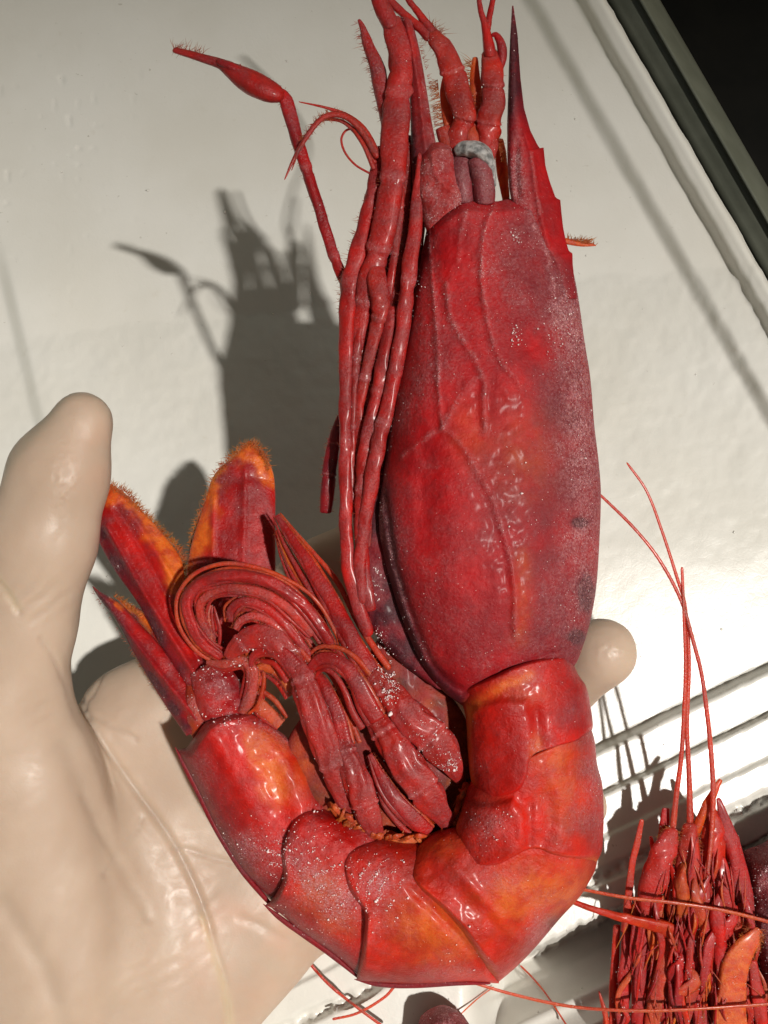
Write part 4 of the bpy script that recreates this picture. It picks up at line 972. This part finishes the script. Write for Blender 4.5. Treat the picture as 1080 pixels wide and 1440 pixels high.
# --- frost: loose ice crystals and crusts lying on the shell
def frost_bag(fr, n, seed, clumps=()):
    g = np.random.default_rng(seed)
    P = np.concatenate([a for a, b in fr]); w = np.concatenate([np.clip(b, 0.02, 1) * np.ones(len(a)) for a, b in fr])
    # weight by local area: thin out dense lattices through a random jitter
    w = w * (0.4 + 1.6 * np.clip(fbm(P[:, 0], P[:, 1], 26, seed, 3) + .25, 0, 1.2)); w /= w.sum()
    k = g.choice(len(P), n, p=w); C = P[k] + g.normal(0, 1.6, (n, 3)) * np.array([1, 1, .2])
    sz = np.exp(g.normal(-.72, .40, n))
    for x, y, h, sx, sy, m in clumps:
        cc = np.stack([g.normal(x, sx, m), g.normal(y, sy, m), np.zeros(m)], 1)
        d2 = ((P[None, ::7, :2] - cc[:, None, :2]) ** 2).sum(2) 
        cc[:, 2] = P[::7][d2.argmin(1), 2] + g.uniform(0, 2, m)
        cc = cc[d2.min(1) < 12]; m = len(cc)
        C = np.concatenate([C, cc]); sz = np.concatenate([sz, np.exp(g.normal(-.38, .5, m))])
    o = np.array([[1, 0, 0], [0, 1, 0], [-1, 0, 0], [0, -1, 0], [0, 0, .8], [0, 0, -.8]], float)
    n = len(C)
    rot = g.normal(size=(n, 3, 3)); rot, _ = np.linalg.qr(rot)
    shp = o[None] * g.uniform(.5, 1.3, (n, 6, 1)) * sz[:, None, None]
    V = np.einsum('nij,nkj->nki', rot, shp) + C[:, None]
    f = np.array([[0, 1, 4], [1, 2, 4], [2, 3, 4], [3, 0, 4], [1, 0, 5], [2, 1, 5], [3, 2, 5], [0, 3, 5]])
    Fc = (np.arange(n)[:, None, None] * 6 + f[None]).reshape(-1, 3)
    return V.reshape(-1, 3), Fc
CL = [(532, 815, 20, 7, 16, 160), (531, 905, 10, 6, 10, 110), (540, 930, 10, 6, 12, 120), (552, 955, 20, 6, 8, 80), (545, 975, 30, 8, 10, 120), (636, 1078, 20, 8, 10, 120), (600, 1030, 40, 18, 22, 120), (532, 1240, 60, 20, 22, 300),
      (440, 1200, 10, 30, 30, 260), (480, 1255, 10, 26, 26, 240), (345, 1180, 0, 18, 20, 70), (395, 1205, 0, 12, 18, 120), (727, 470, 90, 5, 9, 26), (728, 333, 80, 6, 6, 26), (640, 1330, 30, 40, 26, 40), (420, 1310, 0, 30, 20, 40), (300, 945, 0, 14, 8, 60), (315, 1010, -10, 20, 10, 60),
      (345, 925, 0, 24, 14, 60), (700, 1165, 80, 20, 20, 50), (720, 690, 80, 30, 60, 40), (790, 470, 70, 20, 30, 60)]
V, Fc = frost_bag(fronts, 4600, 5, [(a, b, c, d, e, int(f * 2.4)) for a, b, c, d, e, f in CL])
mesh_obj('frost_crystals', W(V), Fc, M_FROST, BIG, smooth=False, stuff=True)

# ------------------------------------------------------------------ the second shrimp lying in the tray
SM = thing('red_shrimp', 'partly visible red shrimp lying head up in the tray, lower right, with long upright antennae', 'shrimp', W(np.array([[985, 1330, -330]]))[0], 'red shrimps')
DH = -50
def low(V): V = V.copy(); V[:, 2] += DH; return V
fr2 = []
def part2(name, P, mat=M_SHELL, parent=None, fw=1.0):
    V, Fc, pg, (fv, fp) = P
    fr2.append((fv, fp[:, 2] * fw)); return mesh_obj(name, W(low(V)), Fc, mat, parent or SM, pg)
def limb2(name, pts, mat=None, fw=.3, **k):
    k = {**dict(n=50, m=14, rough=.12, seed=int(pts[0][0] * 3 + pts[0][1]), pig=(.1, .03, .1), flute=.16, nf=3, flat=.7), **k}
    V, Fc, pg = tube(pts, **k); up = V[:, 2] > np.median(V[:, 2])
    if fw: fr2.append((V[up], np.full(up.sum(), fw)))
    return mesh_obj(name, W(low(V)), Fc, mat or M_WET, SM, pg)
part2('carapace', patch([(1046, 1196), (1050, 1240), (1058, 1300), (1072, 1380), (1090, 1500)], [(1180, 1120), (1230, 1200), (1260, 1300), (1270, 1400), (1260, 1500)], [(1046, 1196), (1075, 1184), (1120, 1150), (1180, 1120)], [(1090, 1500), (1170, 1540), (1260, 1500)], 90, 90,
      lambda U, V, X, Y: -305 + 75 * prof(U) * np.clip(V / .1, 0, 1) ** .6 + 5 * fbm(X, Y, 30, 5) + 2.5 * fbm(X, Y, 9, 6), lambda U, V, X, Y: -340 - 20 * prof(U),
      lambda U, V, X, Y: np.stack([.65 + .6 * fbm(X, Y, 20, 7), 0 * X, .75 + 1.0 * fbm(X, Y, 22, 8)], 1)), fw=1.6)
part2('thorax', patch([(925, 1200), (905, 1260), (892, 1330), (888, 1400), (892, 1520)], [(1036, 1180), (1052, 1250), (1062, 1320), (1080, 1400), (1095, 1520)], [(915, 1190), (970, 1170), (1036, 1180)], [(866, 1520), (980, 1530), (1095, 1520)], 60, 80,
      lambda U, V, X, Y: -312 + 26 * prof(U) + 9 * fbm(X * 2.2, Y * .6, 30, 9), lambda U, V, X, Y: -345 + 0 * X,
      lambda U, V, X, Y: np.stack([.35 + .8 * fbm(X * 2, Y * .6, 24, 10), .1 + .5 * fbm(X * 2, Y * .5, 24, 12), .15 + .6 * fbm(X, Y, 18, 11)], 1)), M_WET)
for nm, pts, kw in [
    ('leg', [(903, 1152, -262, 3), (896, 1185, -264, 4.5), (889, 1215, -266, 4.5), (884, 1262, -268, 5), (878, 1312, -270, 6)], dict(pig=(.2, .2, .1))),
    ('leg', [(915, 1176, -270, 2), (919, 1196, -270, 4), (923, 1224, -272, 6)], {}),
    ('leg', [(936, 1136, -272, 5.5), (934, 1160, -272, 6.5), (932, 1186, -274, 7)], dict(pig=(.35, 0, .05))),
    ('antenna_base', [(948, 1165, -262, 8), (938, 1188, -256, 16), (926, 1225, -254, 20), (916, 1270, -258, 16), (912, 1300, -264, 12)], dict(pig=(0.12, .05, .16), fw=1)),
    ('antenna_base', [(972, 1158, -262, 9), (970, 1190, -254, 15), (972, 1230, -252, 18), (976, 1270, -256, 15)], dict(pig=(0.09, .12, .16), fw=1)),
    ('antennal_scale', [(1009, 1122, -268, 3), (1020, 1155, -266, 8), (1034, 1205, -266, 12), (1046, 1262, -270, 13), (1052, 1310, -276, 10)], dict(pig=(.4, .02, .2), flat=.6)),
    ('antennal_scale', [(1014, 1096, -258, 3), (1005, 1112, -256, 5), (992, 1138, -256, 6.5), (980, 1166, -258, 7), (972, 1190, -260, 6)], dict(pig=(.05, .55, .05), flat=.5)),
    ('maxilliped', [(1000, 1138, -266, 8), (1003, 1170, -262, 14), (1004, 1215, -260, 17), (1000, 1260, -262, 13)], dict(pig=(.05, .1, .1))),
    ('maxilliped', [(1014, 1205, -258, 7), (1018, 1245, -252, 12), (1020, 1290, -252, 13), (1018, 1340, -258, 10)], dict(pig=(0.06, .02, .16), fw=1)),
    ('maxilliped', [(962, 1225, -250, 5), (963, 1268, -246, 8), (962, 1320, -246, 9), (958, 1365, -250, 7)], dict(pig=(0.12, .0, .16), fw=1)),
    ('maxilliped', [(992, 1240, -250, 6), (994, 1280, -246, 11), (996, 1320, -248, 12), (990, 1372, -252, 9)], dict(pig=(0.09, .05, .16), fw=1)),
    ('maxilliped', [(906, 1222, -260, 3), (911, 1260, -256, 6), (916, 1310, -256, 6), (922, 1350, -260, 5)], dict(pig=(0, .75, .2))),
    ('leg', [(868, 1300, -285, 5), (864, 1370, -286, 6), (862, 1480, -288, 6)], dict(pig=(.1, .15, .1))),
    ('leg', [(884, 1295, -274, 7), (880, 1350, -272, 9), (876, 1410, -274, 9), (874, 1490, -276, 9)], dict(pig=(0.18, .02, .16))),
    ('leg', [(905, 1290, -268, 8), (902, 1350, -264, 10), (898, 1420, -266, 9), (896, 1490, -268, 9)], dict(pig=(.35, .02, .1))),
    ('leg', [(944, 1310, -262, 8), (938, 1350, -256, 12), (926, 1400, -258, 12), (912, 1490, -262, 10)], dict(pig=(.1, .3, .25))),
    ('leg', [(952, 1330, -258, 7), (950, 1385, -256, 10), (944, 1440, -258, 10), (936, 1510, -262, 9)], dict(pig=(0.09, .05, .16))),
    ('leg', [(974, 1310, -256, 7), (978, 1370, -252, 11), (984, 1430, -254, 11), (988, 1510, -258, 9)], dict(pig=(0.09, .02, .16))),
    ('leg', [(1002, 1330, -260, 8), (1010, 1385, -258, 12), (1012, 1440, -260, 12), (1010, 1510, -264, 10)], dict(pig=(.3, .02, .15))),
    ('leg', [(1058, 1350, -262, 6), (1066, 1400, -260, 9), (1074, 1450, -262, 9), (1080, 1510, -266, 8)], dict(pig=(0.09, .05, .16))),
    ('leg', [(1042, 1270, -262, 4), (1038, 1310, -258, 7), (1046, 1350, -258, 8)], dict(pig=(0.06, .25, .16))),
    ('maxilliped', [(1068, 1306, -244, 6), (1052, 1328, -240, 15), (1036, 1352, -240, 18), (1028, 1390, -244, 20), (1026, 1440, -248, 22), (1030, 1510, -254, 20)], dict(pig=(0, .85, .25), flat=.45, fw=.8)),
    ('antenna', [(800, 1266, -246, 3.5), (840, 1281, -240, 4.6), (880, 1292, -236, 6), (915, 1299, -238, 8), (940, 1306, -244, 11), (958, 1318, -252, 9)], dict(pig=(0, .18, .02), fw=.1)),
]:
    fw = kw.pop('fw', .35)
    limb2(nm, pts, fw=fw, **kw)
for pts in ([(946, 1166, -262, 5), (951, 1120, -256, 4), (958, 1064, -248, 3.4), (962, 1000, -240, 3), (964, 940, -234, 2.6), (962, 871, -228, 2.3), (959, 797, -224, 2.1)],
            [(971, 1164, -262, 5.5), (969, 1090, -254, 3.8), (966, 1020, -246, 3.3), (969, 930, -238, 2.8), (963, 850, -230, 2.5), (951, 809, -226, 2.4), (931, 747, -222, 2.1), (909, 690, -218, 1.9), (881, 650, -216, 1.6)],
            [(994, 1240, -244, 3.2), (1001, 1170, -246, 3.6), (1003, 1116, -244, 3.8), (1000, 1060, -240, 3.6), (994, 1000, -236, 3.4), (986, 945, -232, 3.0), (975, 902, -230, 2.8), (958, 845, -228, 2.6), (927, 787, -226, 2.4), (891, 742, -226, 2.2), (842, 694, -228, 2.0)]):
    limb2('antenna', pts, M_THREAD, fw=.12, n=150, m=8, rough=.05, pig=(.15, .1, .05), ring=.06, ringp=6, flute=0)
for pts in ([(815, 1250, -240, 2.3), (880, 1262, -226, 2.5), (950, 1270, -222, 2.6), (1020, 1281, -224, 2.7), (1110, 1304, -240, 2.8)],
            [(640, 1374, -260, 2.0), (720, 1398, -262, 2.3), (800, 1415, -255, 2.4), (880, 1421, -234, 2.5), (960, 1420, -226, 2.5), (1110, 1410, -236, 2.5)]):
    limb2('antenna', pts, M_THREAD, fw=.05, n=120, m=8, rough=.05, pig=(.1, .42, .05), ring=.05, ringp=6, flute=0)
g_ = np.random.default_rng(21)
for i in range(95):
    x = g_.normal(968, 55); y0 = 1172 + abs(x - 975) * .8 + g_.uniform(0, 190); ln = g_.uniform(40, 130)
    lean = (x - 970) * -.14 + g_.normal(0, 16); r = g_.uniform(2.5, 9.5); h = -243 + g_.uniform(-26, 10) - abs(x - 975) * .16
    ora = max(0, g_.normal(.15, .3))
    limb2(('leg', 'maxilliped', 'bristle')[i % 3], [(x + lean, y0, h - 6, r * .25), (x + lean * .6 + g_.normal(0, 5), y0 + ln * .33, h + 2, r), (x + lean * .2 + g_.normal(0, 5), y0 + ln * .66, h + 2, r * .9), (x, y0 + ln, h - 6, r * .4)],
          flat=g_.uniform(.3, .8), rough=.25, flute=.2, seed=200 + i, pig=(g_.uniform(0, .4), ora, g_.uniform(0, .16)), n=30, m=12, fw=.3)
hb = Bag()
for i in range(150):
    x = g_.normal(968, 52); y0 = 1168 + abs(x - 975) * .75 + g_.uniform(0, 240); ln = g_.uniform(20, 90)
    lean = (x - 970) * -.12 + g_.normal(0, 12); r = g_.uniform(.7, 2.4); h = -236 + g_.uniform(-24, 8) - abs(x - 975) * .15
    hb.add(*tube([(x + lean, y0, h - 2, r * .3), (x + lean * .5 + g_.normal(0, 4), y0 + ln * .5, h + 3, r), (x, y0 + ln, h - 6, r * .5)], n=9, m=6, rough=.3, seed=i, pig=(g_.uniform(0, .3), max(0, g_.normal(.2, .35)), g_.uniform(0, .3))))
along([(1068, 1300, -240, 6), (1052, 1326, -238, 15), (1036, 1350, -238, 18)], 60, -1, 10, .6, pig=(0, .8, .1)); along([(1068, 1300, -240, 6), (1052, 1326, -238, 15), (1036, 1350, -238, 18)], 40, 1, 9, .6, pig=(0, .8, .1))
along([(926, 1225, -250, 18), (938, 1188, -252, 14), (948, 1166, -258, 6)], 60, 1, 8, .7, pig=(.1, .5, .1)); along([(938, 1188, -252, 14), (948, 1166, -258, 6)], 40, -1, 8, .7, pig=(.1, .5, .1))
along([(970, 1200, -250, 14), (972, 1160, -258, 8)], 50, 1, 8, .7, pig=(.1, .6, .1)); along([(970, 1200, -250, 14), (972, 1160, -258, 8)], 50, -1, 8, .7, pig=(.1, .6, .1))
hb.V = [low(v) for v in hb.V]
hb.build('bristles', M_LIMB, SM, stuff=True, smooth=False)
V, Fc = frost_bag(fr2, 3800, 9, [(930, 1220, -235, 16, 26, 120), (975, 1230, -234, 16, 26, 100), (1000, 1360, -236, 40, 50, 140), (940, 1400, -245, 40, 30, 90), (1070, 1240, -260, 16, 40, 160)])
mesh_obj('frost_crystals', W(low(V)), Fc, M_FROST, SM, smooth=False, stuff=True)

# ------------------------------------------------------------------ third shrimp, only the crown of its shell shows at the bottom
TH = thing('red_shrimp', 'shrimp at the bottom edge of the frame, only its frosted purple shell top showing', 'shrimp', W(np.array([[622, 1500, -330]]))[0], 'red shrimps')
V, Fc, pg, fr = patch([(592, 1428), (572, 1490), (565, 1560), (570, 1640)], [(652, 1428), (690, 1490), (700, 1560), (690, 1640)], [(592, 1428), (606, 1418), (622, 1413), (638, 1418), (652, 1428)], [(570, 1640), (630, 1660), (690, 1640)], 60, 60,
    lambda U, V, X, Y: -320 + 60 * prof(U) * np.clip(V / .12, 0, 1) ** .6 + 5 * fbm(X, Y, 24, 3) + 3 * fbm(X, Y, 8, 4), lambda U, V, X, Y: -350 - 10 * prof(U),
    lambda U, V, X, Y: np.stack([.5 + .5 * fbm(X, Y, 20, 5), 0 * X, .8 + .6 * fbm(X, Y, 16, 6)], 1))
mesh_obj('carapace', W(V), Fc, M_SHELL, TH, pg)
V, Fc = frost_bag([(fr[0], fr[1][:, 2] * 1.0)], 500, 11); mesh_obj('frost_crystals', W(V), Fc, M_FROST, TH, smooth=False, stuff=True)

# ------------------------------------------------------------------ loose feelers lying on the foam
def floor_thread(pts, label, r, lift=.0015, pig=(.1, .3, .05)):
    p = catmull(np.array(pts, float), 90)
    z = tray_height(p[:, 0], p[:, 1]) + lift
    q = plane_pt(p[:, 0], p[:, 1], z)
    c = (q - np.array([0, 0, CAMZ])) @ R3
    h = (D0 - (-c[:, 2])) / S
    V, Fc, pg = tube(np.stack([p[:, 0], p[:, 1], h, np.full(90, r)], 1)[::3], n=90, m=8, rough=.06, pig=pig, ring=.05, ringp=6)
    o = mesh_obj('broken_antenna', W(V), Fc, M_THREAD, None, pg)
    tag(o, label, 'antenna', 'loose antennae on the foam')
floor_thread([(412, 1306), (430, 1346), (460, 1382), (500, 1415), (550, 1452)], 'long dark red loose antenna curving down from behind the tail, beside the wrist', 2.2, .004, (.2, .15, .03))
floor_thread([(558, 1383), (541, 1402), (502, 1425), (465, 1434)], 'short dark red loose antenna crossing the long one under the tail tip', 2.0, .0035, (.15, .25, .03))
floor_thread([(732, 1358), (748, 1374), (768, 1398), (802, 1450)], 'thin orange loose antenna slanting down right below the tail bend', 1.3, .002, (.05, .5, .03))
floor_thread([(694, 1388), (672, 1404), (646, 1428)], 'very short pale orange loose antenna piece below the tail bend', 1.0, .002, (.02, .7, .03))

# ------------------------------------------------------------------ crumbs of ice and foam scattered on the tray
g3 = np.random.default_rng(3)
cx = g3.uniform(20, 1060, 170); cy = np.where(g3.random(170) < .5, g3.uniform(60, 620, 170), g3.uniform(700, 1430, 170))
ok_ = qside(cx, cy) < 40
cx, cy = cx[ok_], cy[ok_]
base_ = plane_pt(cx, cy, tray_height(cx, cy))
o8 = np.array([[1, 0, 0], [0, 1, 0], [-1, 0, 0], [0, -1, 0], [0, 0, .7], [0, 0, -.4]], float)
f8 = np.array([[0, 1, 4], [1, 2, 4], [2, 3, 4], [3, 0, 4], [1, 0, 5], [2, 1, 5], [3, 2, 5], [0, 3, 5]])
sz = np.exp(g3.normal(-8.0, .45, len(cx)))
VC = base_[:, None] + o8[None] * g3.uniform(.5, 1.4, (len(cx), 6, 1)) * sz[:, None, None]
crumbs = mesh_obj('ice_crumbs', VC.reshape(-1, 3), (np.arange(len(cx))[:, None, None] * 6 + f8[None]).reshape(-1, 3), M_FOAM, smooth=False)
crumbs['kind'] = 'stuff'; tag(crumbs, 'tiny crumbs of ice and foam scattered over the white tray', 'crumbs')
